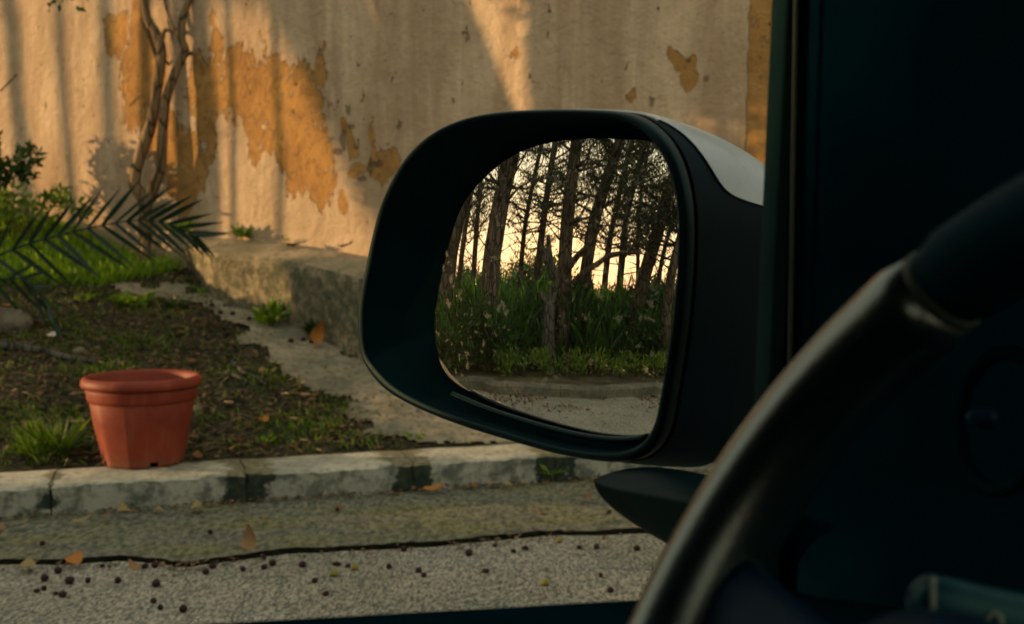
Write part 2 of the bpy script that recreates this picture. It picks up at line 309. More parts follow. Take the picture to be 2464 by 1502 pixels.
M = dict(road=m_road(), gutter=m_gutter(), kerb=m_kerb(), soil=m_soil(), path=m_path(), wall=m_wall(), mirror=m_mirror(),
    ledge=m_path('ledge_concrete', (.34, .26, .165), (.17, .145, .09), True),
    joint=simple('joint_moss', (.016, .021, .013), 1, .1, .5, 25, .8, .01), under=simple('joint_dirt', (.012, .010, .007), 1, .05, .4, 20),
    terracotta=m_pot(), potsoil=simple('pot_soil', (.03, .02, .012), 1, .1, .5, 40, 1, .01),
    grass=leafmat('grass_blades', (.035, .075, .008), (.12, .19, .014), .4), lush=leafmat('lush_grass', (.10, .20, .012), (.26, .36, .02), .5), weed=leafmat('weed_leaves', (.06, .12, .012), (.18, .26, .022), .45),
    dgreen=leafmat('shrub_leaves', (.012, .035, .008), (.05, .10, .014), .3), palm=leafmat('palm_leaflets', (.004, .016, .010), (.012, .034, .014), .1, .6, 3),
    pine=leafmat('pine_foliage', (.008, .016, .005), (.03, .045, .010), .2), brush=leafmat('undergrowth_leaves', (.004, .020, .005), (.045, .12, .010), .42),
    drygrass=leafmat('dry_blades', (.10, .07, .03), (.26, .18, .08), .25), litter=leafmat('leaf_litter', (.03, .018, .009), (.17, .10, .045), .1, .8, 14),
    bark=m_bark('pine_bark', (.040, .032, .023), (.13, .10, .072)), stem=m_bark('sapling_bark', (.13, .085, .045), (.24, .16, .085)), deadbark=m_bark('weathered_bark', (.04, .04, .034), (.11, .10, .082)),
    berry=simple('berry_skin', (.016, .004, .006), .6, .2, .4, 60), gberry=simple('unripe_berry_skin', (.14, .12, .012), .6, .3, .3, 60),
    stone=simple('field_stone', (.10, .085, .06), .95, .2, .4, 14, .8, .02), oldkerb=m_path('old_kerb_concrete', (.15, .135, .10), (.06, .065, .045)), jointf=m_joint(), forest=simple('forest_floor', (.06, .05, .028), 1, .1, .5, 3, 1, .03),
    black=m_plastic('black_grained_plastic', (.0003, .0095, .0165), .6, 900, .25, .05), blacks=m_plastic('black_smooth_plastic', (.0005, .0100, .0120), .42, 300, .05, .13), trim=m_plastic('cabin_trim', (.0003, .0120, .0220), .9, 700, .4, .02),
    leather=m_plastic('wheel_leather', (.0010, .0085, .0095), .27, 500, .2, .5, (.9, .95, .85), **{'IOR': 1.85}), gloss=m_plastic('gloss_insert', (.0010, .020, .030), .6, 200, .02, .03, (.25, .8, 1)), rubber=m_plastic('seal_rubber', (.0045, .018, .019), .9, 900, .3, .05),
    paint=m_plastic('silver_white_paint', (.52, .55, .55), .3, 60, .01, .4, (1, 1, 1)), stalk=m_plastic('stalk_plastic', (.006, .050, .070), .4, 500, .1, .35, (.5, .9, .7)), hub=m_plastic('hub_plastic', (.001, .010, .026), .5, 500, .2, .06, (.3, .8, 1)), icon=simple('icon_print', (.26, .30, .24), .6, .3, .1), bead=simple('bead_trim', (.030, .042, .030), .6, .2, .1), cavity=m_plastic('mirror_cavity_plastic', (.0006, .0110, .0140), .7, 400, .2, .03), foot=m_plastic('foot_plastic', (.0003, .0075, .0095), .55, 300, .1, .04), void=m_plastic('vent_plastic', (.0002, .003, .005), .9, 500, .2, .0), felt=m_plastic('sill_felt', (.0006, .0080, .0120), 1., 700, .2, .0),
    tan=simple('tan_leaf', (.20, .115, .055), .8, .3, .3, 40), orange=simple('orange_leaf', (.27, .105, .018), .8, .3, .3, 40), brown=simple('brown_leaf', (.14, .065, .025), .8, .2, .3, 40), straw=simple('straw_leaf', (.19, .14, .06), .8, .2, .3, 40), pale=simple('pale_scrap', (.55, .5, .42), .8, .2, .1, 40))

# ================================================================== THE MIRROR'S GLASS (needed to place what it reflects)
A_YAW, G_YAW, G_NZ, G_R = 46.0, 47.5, .045, 2.0
def yawn(a, z=0.): return Vector((-math.sin(R_(a)), -math.cos(R_(a)), z)).normalized()
A_N, G_N = yawn(A_YAW, .01), yawn(G_YAW, G_NZ)
A_P = at(1330, 690, .79); G_P = A_P - A_N*.018; G_C = G_P - G_N*G_R
def mray(px, py):
    d = ray(px, py).normalized(); oc = CAM - G_C; b = d.dot(oc); t = -b - math.sqrt(max(b*b - oc.dot(oc) + G_R*G_R, 0))
    P = CAM + d*t; N = (P - G_C)/G_R; return P, d - 2*d.dot(N)*N
def mat_(px, py, D):                      # the point seen at (px,py) in the glass, D metres from it in plan
    P, r = mray(px, py); return P + r*(D/math.hypot(r.x, r.y))
def monz(px, py, z):
    P, r = mray(px, py); return P + r*((z - P.z)/r.z)
def zq(X, Y): return X*.5206 + 1022.7, Y*.5206 + 300.8

# ================================================================== GROUND
def sheet(name, pts, z, m, kind='structure', label=None, cat=None):
    o = MB().add([(p[0], p[1], z) for p in pts], [tuple(range(len(pts)))]).build(name, m, None, False); o['kind'] = kind; return o
sheet('ground', [(-250, -250), (250, -250), (250, 250), (-250, 250)], -.04, M['under'])
crack = [(-700, 1395), (-300, 1372), (0, 1359), (103, 1359), (190, 1357), (273, 1352), (376, 1356), (410, 1362), (444, 1366), (500, 1358), (564, 1351), (684, 1335), (820, 1328), (930, 1322), (1038, 1316), (1148, 1306), (1240, 1297), (1331, 1290), (1514, 1286), (1900, 1262), (2600, 1225), (3600, 1175)]
cw = [onz(x, y, 0) for x, y in crack]; cl = catmull(cw, 14)
cl = [p + KN*(.012*nz(p.x*9, p.y*9) + .007*nz(p.x*31, 4)) for p in cl]
kxl = -5.75
def kline(x, off=0.): return K_A + KD*((x - K_A.x)/KD.x) + KN*off
c0 = kline(kxl, -.30); cl = [Vector((c0.x, c0.y, 0))] + [p for p in cl if p.x > kxl + .3]
# woodland kerb seen in the mirror, bending round to meet the bed's kerb
wk = [monz(X*.6406 + 842.2, Y*.6406 + 240.6, KH) for X, Y in [(430, 1045), (560, 1062), (740, 1072), (900, 1080), (1050, 1075), (1180, 1068)]]
wk = [Vector((p.x, p.y, 0)) for p in wk]
for i in (1, 2, 3, 4): wk.append(wk[5] + (wk[5] - wk[2]).normalized()*1.5*i)
kc = kline(kxl + .25); wk = [Vector((kc.x - .15, kc.y + .12, 0))] + [p for p in wk if p.y < kc.y - .25]
wkl = catmull(wk, 10)
road_pts = [p for p in cl] + [Vector((14, cl[-1].y + 4, 0)), Vector((14, -14, 0)), Vector((wkl[-1].x, -14, 0))] + wkl[::-1]
sheet('road', road_pts, 0., M['road'])
g = MB(); A = [p + KN*(.034 + .02*nz(p.x*6, p.y*5, 3) + .012*nz(p.x*25, 8)) + Vector((0, 0, .006)) for p in cl]; nst = 8
rows = []
for i, p in enumerate(A):
    e = p - K_A; q = K_A + KD*e.dot(KD); q.z = 0; q += KN*.02
    rows.append([lerp(p, q, j/nst) + Vector((0, 0, .004 + .006*nz(p.x*4, j*.7, 2)*(0 < j < nst))) for j in range(nst + 1)])
g.loft(rows, closed=False)
o = g.build('gutter', M['gutter']); o['kind'] = 'structure'
MB().add([v for r in rows for v in (r[0] + Vector((0, 0, .0005)), r[0] - Vector((0, 0, .045)))], [(2*i, 2*i + 1, 2*i + 3, 2*i + 2) for i in range(len(rows) - 1)]).build('cracked_edge', M['under'], o)  # near-black skirt: the crack's shadow put into the edge colour
# bank behind the kerb
def terr(x, y, rough=1):
    s = ks(x, y); sc = max(min(s, 7), -.2); fade = 1 - .8*max(0, min(1, (-5. - x)/4))
    z = KH - .015 + (.2*sc + .01*sc*abs(sc))*fade
    if s > 0: z += rough*min(s*3, 1)*(.035*nz(x*1.7, y*1.7, 3) + .022*nz(x*6, y*6, 8) + .014*nz(x*15, y*15, 2))
    return z
def tgrid(u0, u1, s0, s1, st, keep=None, lift=0.):
    nu, ns = int((u1 - u0)/st), int((s1 - s0)/st); mb = MB(); idx = {}
    def vid(i, j):
        if (i, j) not in idx:
            p = K_BACK + KD*(u0 + i*st) + KN*(s0 + j*st); idx[i, j] = len(mb.v); mb.v.append((p.x, p.y, terr(p.x, p.y) + lift))
        return idx[i, j]
    for i in range(nu):
        for j in range(ns):
            if keep:
                p = K_BACK + KD*(u0 + (i + .5)*st) + KN*(s0 + (j + .5)*st)
                if not keep(p.x, p.y): continue
            mb.f.append((vid(i, j), vid(i + 1, j), vid(i + 1, j + 1), vid(i, j + 1)))
    return mb
o = tgrid(-15, 8, 0, 9, .055).build('planting_bed', M['soil']); o['kind'] = 'structure'
pp = [(250, 688), (380, 692), (455, 688), (505, 722), (640, 758), (781, 815), (865, 864), (1010, 940), (1300, 1010), (1500, 1040), (1500, 1056), (1133, 1070), (950, 1078), (935, 1052), (880, 1022), (800, 968), (730, 925), (650, 868), (600, 812), (555, 780), (500, 748), (430, 722), (300, 712)]
pw = [onterr(*p) for p in pp]; pw = [(p.x, p.y) for p in pw]
def inpath(x, y, j=.13): return inpoly(x + j*nz(x*5, y*5, 1), y + j*nz(x*5, y*5, 7) + .5*j*nz(x*17, y*17), pw)
o = tgrid(-3, 4, 0, 4.5, .03, inpath, .012).build('path', M['path']); o['kind'] = 'structure'
# forest floor behind the woodland kerb
ff = [p + Vector((-.2, 0, 0)) for p in wkl] + [Vector((wkl[-1].x - .2, -14, 0)), Vector((-120, -60, 0)), Vector((-120, 40, 0)), Vector((-14, 12, 0))]
sheet('forest_floor', ff, KH - .02, M['forest'])

# kerb of the bed: stones with mossed joints
kroot = empty('kerb', K_A); tag(kroot, 'pale concrete kerb with dark mossy joints in front of the planting bed', 'kerb')
us = [((kline(kxl) - K_A).dot(KD) + .25, .008)] + [(u, .008) for u, w in KJ]
def to_k(v): return KD*v[0] + KN*v[1] + Vector((0, 0, v[2]))
def kerbstone(u0, u1, name, m, inset=0., seed=0):
    mb = MB(); n = max(4, int((u1 - u0)/.03)); loops = []
    for i in range(n + 1):
        u = u0 + (u1 - u0)*i/n; a = .008*nz(u*7, seed) + .006*nz(u*23, seed + 3); b = .012 + .009*nz(u*9, seed, 2) + .006*nz(u*31, seed)
        top = KH - inset*.35 + .004*nz(u*4, seed + 5); y0 = inset + a
        prof = [(y0 - .006, -.03), (y0 - .005, .03), (y0 - .002, .07), (y0, top - b), (y0 + b, top), (KW*.35, top + .003), (KW*.7, top + .002), (KW - .02 + .014*nz(u*6, 9), top - .006), (KW + .005, top - .03), (KW + .005, -.03)]
        L = []
        for q_, (y, z) in enumerate(prof):
            du = 0.
            if i in (0, n): du = (.026*nz(q_*.9 + seed*5, i) - .004)*(1 if i == 0 else -1) if not inset else 0.
            L.append(to_k((u + du, y + .003*nz(u*40, q_), z)))
        loops.append(L)
    mb.loft(loops, True, True); o = mb.build(name, m, kroot); o.data.set_sharp_from_angle(angle=R_(38)); return o
for i in range(len(us) - 1):
    kerbstone(us[i][0] + us[i][1], us[i + 1][0] - us[i + 1][1], 'kerb_stone', M['kerb'], 0, i*3.1)
for u, w in us[1:]: kerbstone(u - .035, u + .035, 'joint_fill', M['jointf'], .012, u)
# woodland kerb
wr = empty('kerb', wkl[0]); tag(wr, 'low stone kerb along the wood, seen only in the mirror', 'kerb')
step = 11; k0 = 0
while k0 + step < len(wkl):
    seg = wkl[k0:k0 + step + 1]; loops = []
    for i, p in enumerate(seg):
        t = (seg[min(i + 1, step)] - seg[max(i - 1, 0)]).normalized(); nn = Vector((t.y, -t.x, 0))
        if nn.x > 0: nn = -nn
        sh = t*(.003 if i == 0 else -.003 if i == step else 0)
        loops.append([local(p + sh + nn*y + Vector((.012*nz(p.y*5, z*9), 0, z + .016*nz(p.y*3, k0)*(z > .05))), wr) for y, z in ((0, -.03), (0, KH - .03), (.025, KH), (.22, KH), (.235, -.03))])
    MB().loft(loops, True, True).build('kerb_stone', M['oldkerb'], wr, False); k0 += step

# ================================================================== WALL AND LEDGE
wl = MB(); u0, u1, z0, z1, st = -13., 1.9, -.3, 5.2, .1; nu, nw = int((u1 - u0)/st), int((z1 - z0)/st)
for i in range(nu + 1):
    for j in range(nw + 1):
        u, z = u0 + i*st, z0 + j*st; wl.v.append((u, .02*nz(u*.9, z*.9, 4) + .008*nz(u*4, z*3, 1), z))
for i in range(nu):
    for j in range(nw):
        a = i*(nw + 1) + j; wl.f.append((a, a + nw + 1, a + nw + 2, a + 1))
wl.box(u0, u1, .06, .35, z0, z1)
wall = wl.build('garden_wall', M['wall']); wall.matrix_world = Matrix(((W_D.x, -W_N.x, 0, W_O.x), (W_D.y, -W_N.y, 0, W_O.y), (0, 0, 1, 0), (0, 0, 0, 1)))
w2 = MB(); e0 = W_O + W_D*1.9
w2.box(-.02, 9, -.02, .33, -.3, 5.2); w2.box(-.02, 9, -.06, .37, 5.2, 5.3)
ow = w2.build('garden_wall', M['ledge'], None, False); ow.matrix_world = Matrix(((KD.x, KN.x, 0, e0.x), (KD.y, KN.y, 0, e0.y), (0, 0, 1, 0), (0, 0, 0, 1))); tag(ow, 'plain concrete wall continuing along the kerb behind the car', 'wall')
tag(wall, 'tall old garden wall with pale plaster flaking off ochre render', 'wall')
cols = [((451, 694), (450, 578)), ((505, 724), (518, 613)), ((640, 760), (655, 621)), ((781, 818), (765, 646)), ((865, 868), (879, 675)), ((1000, 940), (1015, 715)), ((1180, 1030), (1200, 770)), ((1420, 1045), (1440, 850))]
backs = [(450, 575), (540, 570), (669, 580), (753, 592), (885, 616), (1030, 650), (1230, 700), (1470, 770)]
lm = MB(); loops = []
sub = 6
def cl3(lst): return catmull(lst, sub)
bt = [onterr(*b, 0) - Vector((0, 0, .08)) for b, _ in cols]; tp = []
for (b, tq), p in zip(cols, bt): tp.append(at(tq[0], tq[1], p.y - .04 if b[0] != 451 else p.y))
bk = [onwall(*q) - W_N*.05 for q in backs]
bt[0] = Vector((bk[0].x, bk[0].y, bt[0].z)); 
tp[0] = bk[0] + W_N*.10
def densify(l):
    out = []
    for i in range(len(l) - 1):
        for k in range(sub): out.append(lerp(l[i], l[i + 1], k/sub))
    return out + [l[-1]]
B, T, K = densify(bt), densify(tp), densify(bk)
for i in range(len(B)):
    w = Vector((.02*nz(i*.9, 1), .03*nz(i*.7, 2), .012*nz(i*.8, 3))); w2 = Vector((.025*nz(i*.6, 5), .03*nz(i*.9, 6), .01*nz(i*1.1, 9)))
    Ti = T[i] + w*.5; Bi = B[i] + w2; rim = (K[i] - Ti); rim.normalize()
    loops.append([Bi, lerp(Bi, Ti, .35) + w, lerp(Bi, Ti, .7) + w2*.7, lerp(Bi, Ti, .93), Ti + rim*.03, lerp(Ti, K[i], .5) + Vector((0, 0, .01 + w.z)), K[i]])
lm.loft(loops, closed=False)
lm.add(loops[0], [(0, 1, 2, 3, 4, 5, 6)]); lm.add(loops[-1], [(6, 5, 4, 3, 2, 1, 0)])
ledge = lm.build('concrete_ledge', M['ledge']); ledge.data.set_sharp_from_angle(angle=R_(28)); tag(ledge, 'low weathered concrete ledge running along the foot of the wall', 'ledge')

# ================================================================== POT
pc = onz(346, 1113, KH + .004); pc.z = KH + .006
pot = empty('flower_pot', pc); tag(pot, 'empty terracotta plastic flower pot standing on the kerb', 'flower pot')
sc = pc.y/FP; RR = 141*sc
def lathe(prof, n=80, facet=None, skip=None):
    mb = MB(); loops = []
    for r, z in prof:
        L = []
        for j in range(n):
            a = 2*math.pi*j/n; q = 1.
            if facet and z < facet[1]:
                st = 2*math.pi/facet[0]; e = (a + .32) % st - st/2; q = lerp(1., math.cos(st/2)/math.cos(e)*1.028, .8)
            L.append(Vector((r*q*math.cos(a), r*q*math.sin(a), z)))
        loops.append(L)
    mb.loft(loops)
    if skip: mb.f = [f for f in mb.f if not skip([mb.v[i] for i in f])]
    return mb
hz = (1113 - 905)*sc*1.02
rb, rt = 93*sc, 124*sc
def notch(vs):
    c = sum((Vector(v) for v in vs), Vector())/len(vs); a = math.atan2(c.y, c.x)
    return c.z < .024 and any(abs((a - b + math.pi) % (2*math.pi) - math.pi) < .085 for b in (-2.52, -1.0, .6, 2.2))
zb = hz*.72
prof = [(rb*.97, .0), (rb, .006), (rb*1.004, .012), (rb*1.008, .018), (rb*1.012, .024), (lerp(rb, rt, .3), zb*.33), (lerp(rb, rt, .62), zb*.66), (lerp(rb, rt, .93), zb*.985), (rt*.975, zb), (rt*1.015, zb + .004), (rt*1.03, zb + .014), (rt*1.05, hz*.84), (rt*1.05, hz*.86), (rt*.99, hz*.875), (rt*1.0, hz*.90)]
lathe(prof, 96, (10, zb - .004), notch).build('pot_body', M['terracotta'], pot)
lathe([(rt*1.0, hz*.885), (RR*.97, hz*.882), (RR*.995, hz*.895), (RR, hz*.925), (RR*.992, hz*.965), (RR*.965, hz*.99), (RR*.93, hz), (RR*.895, hz*.99), (RR*.875, hz*.96), (rt*.93, hz*.6), (rb*.93, .03), (rb*.05, .03)], 96).build('pot_rim', M['terracotta'], pot)
sm_ = MB(); loops = []
for k in range(1, 9): loops.append([Vector((rt*.985*k/8*math.cos(2*math.pi*j/40), rt*.985*k/8*math.sin(2*math.pi*j/40), hz*.78 + .012*nz(k*.9, j*.5))) for j in range(40)])
sm_.loft(loops, True).build('soil', M['potsoil'], pot)

# ================================================================== PLANTS IN THE BED
def branchy(root, lst, m, name):
    for pts, r0, r1 in lst:
        P = catmull(pts, 6); n = len(P)
        MB().tube([local(p, root) for p in P], [lerp(r0, r1, i/(n - 1))*(1 + .05*nz(i*.35, r0*50)) for i in range(n)], 9, True, .1).build(name, m, root)
SD_ = 7.88
def sa(x, y, dd=0.): return at(x, y, SD_ + dd)
sb = onterr(346, 560); sb = at(346, 556, SD_); sb.z = terr(sb.x, sb.y) - .03
sap = empty('sapling', sb); tag(sap, 'bare sapling with two crossing crooked stems in front of the wall', 'sapling')
q = SD_/FP
branchy(sap, [([sb, sa(348, 500), sa(338, 470), sa(323, 440), sa(334, 385), sa(352, 335), sa(368, 280), sa(378, 215), sa(388, 130), sa(375, 80), sa(352, 40), sa(345, -40), sa(330, -200)], 17*q, 9*q)], M['stem'], 'trunk')
branchy(sap, [([sb + Vector((.01, -.01, .02)), sa(352, 500, -.05), sa(362, 470, -.06), sa(385, 410, -.08), sa(390, 360, -.1), sa(393, 300, -.1), sa(400, 240, -.1), sa(420, 180, -.1), sa(438, 140, -.1), sa(446, 120, -.1), sa(437, 90, -.1), sa(440, 40, -.1), sa(456, -10, -.1), sa(490, -190, -.1)], 14*q, 8*q),
    ([sa(440, 135, -.1), sa(452, 130, -.12), sa(462, 128, -.14)], 8*q, 4*q), ([sa(386, 128), sa(395, 75, -.03), sa(420, 80, -.07), sa(438, 95, -.1)], 5*q, 4*q),
    ([sa(380, 150), sa(362, 95, .03), sa(342, 35, .06), sa(338, -60, .08)], 6*q, 4*q), ([sa(437, 90, -.1), sa(415, 60, -.06), sa(398, 10, -.04), sa(392, -70, 0)], 4*q, 3*q), ([sa(388, 140), sa(402, 150, .05), sa(425, 185, .1)], 3*q, 2*q)], M['stem'], 'branch')
# palm fronds
def blade_mesh():
    mb = MB(); loops = []
    for k in range(6):
        t = k/5; w = .5*math.sin(math.pi*min(1, .16 + t*.84))**.7*(1 - t**4); loops.append([Vector((-w, 0, t)), Vector((0, -.28*w, t)), Vector((w, 0, t))])
    mb.loft(loops, closed=False); me = bpy.data.meshes.new('leaflet'); me.from_pydata(mb.v, [], mb.f); me.materials.append(M['palm']); return me
BLADE = blade_mesh()
def frond(pts, label, lab_cat, n=20, ln=.30, w=.022, up=.55, dn=.85, fwd=.5, cross=Vector((0, -.35, 0)), t0=.1, taper=.5, rad=.008):
    P = catmull(pts, 10); root = empty('palm_frond', P[0]); tag(root, label, lab_cat, 'palm fronds over the bed')
    MB().tube([local(p, root) for p in P], [lerp(rad, .002, i/(len(P) - 1)) for i in range(len(P))], 7).build('rachis', M['palm'], root)
    for k in range(n):
        t = t0 + (1 - t0)*k/(n - 1); i = min(len(P) - 2, int(t*(len(P) - 1))); p = lerp(P[i], P[i + 1], t*(len(P) - 1) - i); d = (P[i + 1] - P[max(i - 1, 0)]).normalized()
        for sgn in (1, -1):
            jit = Vector((random.uniform(-.12, .12), random.uniform(-.25, .25), random.uniform(-.12, .12)))
            u = (Vector((0, 0, up if sgn > 0 else -dn)) + cross*sgn + d*(fwd + .6*t*t) + jit).normalized()
            l_ = ln*(.65 + .5*math.sin(math.pi*min(1, t*.9 + .12)))*(1 - taper*max(0, t - .7))*random.uniform(.85, 1.12)
            o = link('leaflet', BLADE, root); xa = u.cross(Vector((0, 1, 0))).normalized(); ya = u.cross(xa)
            rot = Matrix((xa, ya, u)).transposed().to_4x4() @ Matrix.Rotation(random.uniform(-.5, .5), 4, 'Z')
            o.matrix_local = Matrix.Translation(local(p, root)) @ rot @ Matrix.Diagonal((w*random.uniform(.8, 1.15), w, l_, 1))
    return root
def fa(x, y, d): return at(x, y, d)
frond([fa(-160, 690, 6.9), fa(-60, 640, 6.85), fa(60, 590, 6.8), fa(160, 562, 6.75), fa(260, 540, 6.7), fa(340, 530, 6.7), fa(410, 540, 6.72), fa(470, 568, 6.8)], 'large dark palm frond arching over bright grass to the ledge', 'palm frond', 19, .34, .030, .62, .95, .8, Vector((0, -.3, 0)), .1, .3)
frond([fa(-120, 760, 6.5), fa(-40, 690, 6.4), fa(40, 670, 6.35), fa(90, 700, 6.3), fa(130, 770, 6.25)], 'drooping palm frond low at the left edge of the bed', 'palm frond', 9, .24, .026, .3, .9, .5)

def bush(name, label, cat, c, rx, ry, rz, n, ll, lw, m, group=None, zb=.2, stems=5, clump=7, wood='stem', lowz=None):
    root = empty(name, c); tag(root, label, cat, group); mb = MB(); cl_ = [Vector((random.gauss(0, .5)*rx, random.gauss(0, .5)*ry, rz*random.uniform(.25, 1))) for _ in range(clump*3)]
    for k in range(n):
        q_ = random.choice(cl_); p = q_ + rdir()*random.uniform(0, 1)**.5*.45*min(rx, ry, rz)
        if p.z < .01: p.z = random.uniform(.01, .1)
        mb.card(p, (rdir(zb) + p.normalized()*.5), rdir(.6), ll*random.uniform(.6, 1.25), lw*random.uniform(.7, 1.2))
    mb.build('foliage', m, root, False)
    for k in range(stems):
        e = random.choice(cl_); MB().tube([(e.x*.1, e.y*.1, -.05), e*.5 + Vector((0, 0, .05*rz)), e], [.012*rz + .004, .008*rz + .003, .003], 6).build('stem', M[wood], root)
    return root
b0 = onterr(20, 520); bush('wall_shrub', 'dark leafy shrub at the left edge against the wall', 'shrub', at(-35, 535, 8.2), .24, .24, .62, 1100, .075, .036, M['dgreen'], None, .3, 5)
bush('wall_shrub', 'low leafy weed clump beside the shrub at the foot of the wall', 'shrub', at(70, 560, 8.05), .30, .2, .26, 600, .06, .03, M['weed'], None, .3, 3)
def weed(px, py, size, n, label, m='weed', flat=.6, ll=.6, d=None, cat='weed'):
    P = at(px, py, d) if d else onterr(px, py); root = empty('weed', P); tag(root, label, cat, 'small weeds in the bed and at the ledge')
    mb = MB()
    for k in range(n):
        a = random.uniform(0, 6.28); dr = Vector((math.cos(a)*flat, math.sin(a)*flat, random.uniform(.35, 1.1))).normalized(); st = random.uniform(0, .5)*size
        mb.card(dr*st + Vector((math.cos(a), math.sin(a), 0))*size*.1*random.random(), (dr + rdir()*.35), rdir(1), size*ll*random.uniform(.6, 1.2), size*(.07 if m == 'grass' else .3)*random.uniform(.6, 1.2))
    mb.build('leaves', M[m], root, False)
    MB().tube([(0, 0, -.02), (0, 0, size*.45)], size*.03, 5).build('stem', M['weed'], root)
    return root
weed(648, 788, .20, 38, 'bright green weed growing at the foot of the ledge')
weed(768, 822, .17, 34, 'darker green weed at the ledge foot with a brown leaf under it', 'dgreen')
ts_ = onwall(580, 570); weed(583, 572, .14, 40, 'small green tuft on top of the ledge against the wall', 'weed', 1.1, .55, ts_.y - .06)
weed(688, 583, .05, 10, 'tiny sprout on the ledge just right of the green tuft', 'weed', .8, .6, onwall(688, 583).y - .06)
weed(495, 712, .09, 12, 'yellowish seedling in the corner at the ledge end', 'weed', .8, .6)
weed(430, 470 + 95, .16, 24, 'leafy weed behind the frond tip at the wall foot', 'weed', .8, .6, 7.5)
weed(320, 738, .17, 46, 'round bright clump of clover near the path start', 'weed', 1.2, .5)
weed(206, 726, .10, 20, 'small clover clump left of the round clover clump', 'weed', 1.1, .5)
weed(420, 745, .14, 30, 'dull green clump on the path edge below the ledge end', 'dgreen', 1.2, .5)
weed(140, 1098, .17, 150, 'bright grass tuft beside the pot on its left', 'grass', .7, .9)
weed(95, 1105, .13, 110, 'shorter grass tuft at the kerb left of the bright tuft', 'grass', .7, .9)
weed(1000, 1062, .07, 16, 'small green sprout at the kerb end of the bed', 'weed', 1.0, .6)
weed(640, 1070, .07, 16, 'little green sprout behind the kerb right of the pot', 'weed', 1.0, .6)
weed(1330, 1148, .07, 14, 'tiny green sprout in the dark kerb joint under the mirror', 'weed', .6, .7, onz(1330, 1150, .02).y - .02)
# grass, dry blades and litter over the bank
def lit_zone(x, y): px, py = proj(Vector((x, y, terr(x, y)))); return px, py
gr, dg, lt, lu = MB(), MB(), MB(), MB()
random.seed(3)
for k in range(110000):
    u = random.uniform(-3.6, 3.2); s = random.uniform(.02, 5.2); p = K_BACK + KD*u + KN*s; px, py = lit_zone(p.x, p.y)
    if not (-160 < px < 1150 and 480 < py < 1130): continue
    if (p - W_P).dot(W_N) < .05: continue
    inp = inpath(p.x, p.y); z = terr(p.x, p.y); P = Vector((p.x, p.y, z - .005))
    dens = nz(p.x*1.3, p.y*1.3, 5)*.5 + .5
    lush = 545 < py < 690 - 40*max(0, (px - 250)/200) and px < 470  # sunlit patch: thicker blades, with the sunlight put into a brighter colour
    if inp:
        if nz(p.x*4, p.y*4, 21) > .18 and random.random() < .3: (lt if random.random() < .6 else gr).card(P + Vector((0, 0, .014)), Vector((random.gauss(0, 1), random.gauss(0, 1), .4)), Vector((0, 0, 1)) + rdir()*.5, random.uniform(.012, .04), random.uniform(.006, .016))
        continue
    if lush:
        h = random.uniform(.03, .10)
        lu.card(P, Vector((random.gauss(0, .5), random.gauss(0, .5), 1)), rdir(), h*1.3, random.uniform(.012, .03))
    elif 680 < py < 760 and px < 440:
        if random.random() < .45: (dg if random.random() < .5 else gr).card(P, Vector((random.gauss(0, .7), random.gauss(0, .7), .8)), rdir(), random.uniform(.02, .07), random.uniform(.006, .014))
    else:
        if random.random() < 1.6*max(.06, nz(p.x*2.6, p.y*2.6, 15) + .12 + .3*nz(p.x*9, p.y*9, 4)): gr.card(P, Vector((random.gauss(0, .6), random.gauss(0, .6), .8)), rdir(), random.uniform(.02, .065), random.uniform(.006, .013))
        if random.random() < .36: lt.card(P + Vector((0, 0, .012)), Vector((random.gauss(0, 1), random.gauss(0, 1), .25)), Vector((0, 0, 1)) + rdir()*.5, random.uniform(.015, .055), random.uniform(.008, .026))
        if random.random() < .09: dg.card(P, Vector((random.gauss(0, 1), random.gauss(0, 1), .5)), rdir(), random.uniform(.03, .09), .006)
tag(gr.build('grass', M['grass'], None, False), 'short green grass over the bank below the wall', 'grass', None, 'stuff')
tag(lu.build('grass', M['lush'], None, False), 'bright sunlit grass under the palm frond at the wall foot', 'grass', None, 'stuff')
for k in range(1500):      # crumbs collected along the kerb foot, the crack and the path
    r = random.random()
    if r < .6: p = K_A + KD*random.uniform(-1.2, 3.2) - KN*abs(random.gauss(0, .035)); z = .014
    elif r < .75: p = random.choice(cl) - KN*random.gauss(.03, .04); z = .004; 
    else:
        p = onterr(random.uniform(480, 960), random.uniform(700, 1060))
        if not inpath(p.x, p.y): continue
        z = p.z + .016
    if p.x < -2.6 or p.x > 1.6: continue
    lt.card(Vector((p.x, p.y, z)), Vector((random.gauss(0, 1), random.gauss(0, 1), .2)), Vector((0, 0, 1)) + rdir()*.6, random.uniform(.01, .035), random.uniform(.006, .018))
for k in range(420):      # fine twigs and straws lying on the soil
    P = onterr(random.uniform(-40, 900), random.uniform(700, 1100)); a = random.uniform(0, 6.28); L_ = random.uniform(.03, .14)
    if not inpath(P.x, P.y): dg.tube([P + Vector((0, 0, .012)), P + Vector((math.cos(a)*L_*.5, math.sin(a)*L_*.5, .022)), P + Vector((math.cos(a + .3)*L_, math.sin(a + .3)*L_, .014 + .1*L_))], [.003, .0025, .0015], 4)
for k in range(900):      # drift of leaves on the road before the woodland kerb
    p = random.choice(wkl[:60]) + Vector((abs(random.gauss(.05, .5)), random.uniform(-.2, .2), 0))
    if nz(p.x*1.4, p.y*1.4, 3) > -.08: lt.card(Vector((p.x, p.y, .006)), Vector((random.gauss(0, 1), random.gauss(0, 1), .2)), Vector((0, 0, 1)) + rdir()*.6, random.uniform(.03, .08), random.uniform(.02, .045))
tag(dg.build('dry_grass', M['drygrass'], None, False), 'dry straw blades scattered over the bank', 'dry grass', None, 'stuff')
tag(lt.build('leaf_litter', M['litter'], None, False), 'brown leaf crumbs over the bed and along the kerb', 'litter', None, 'stuff')
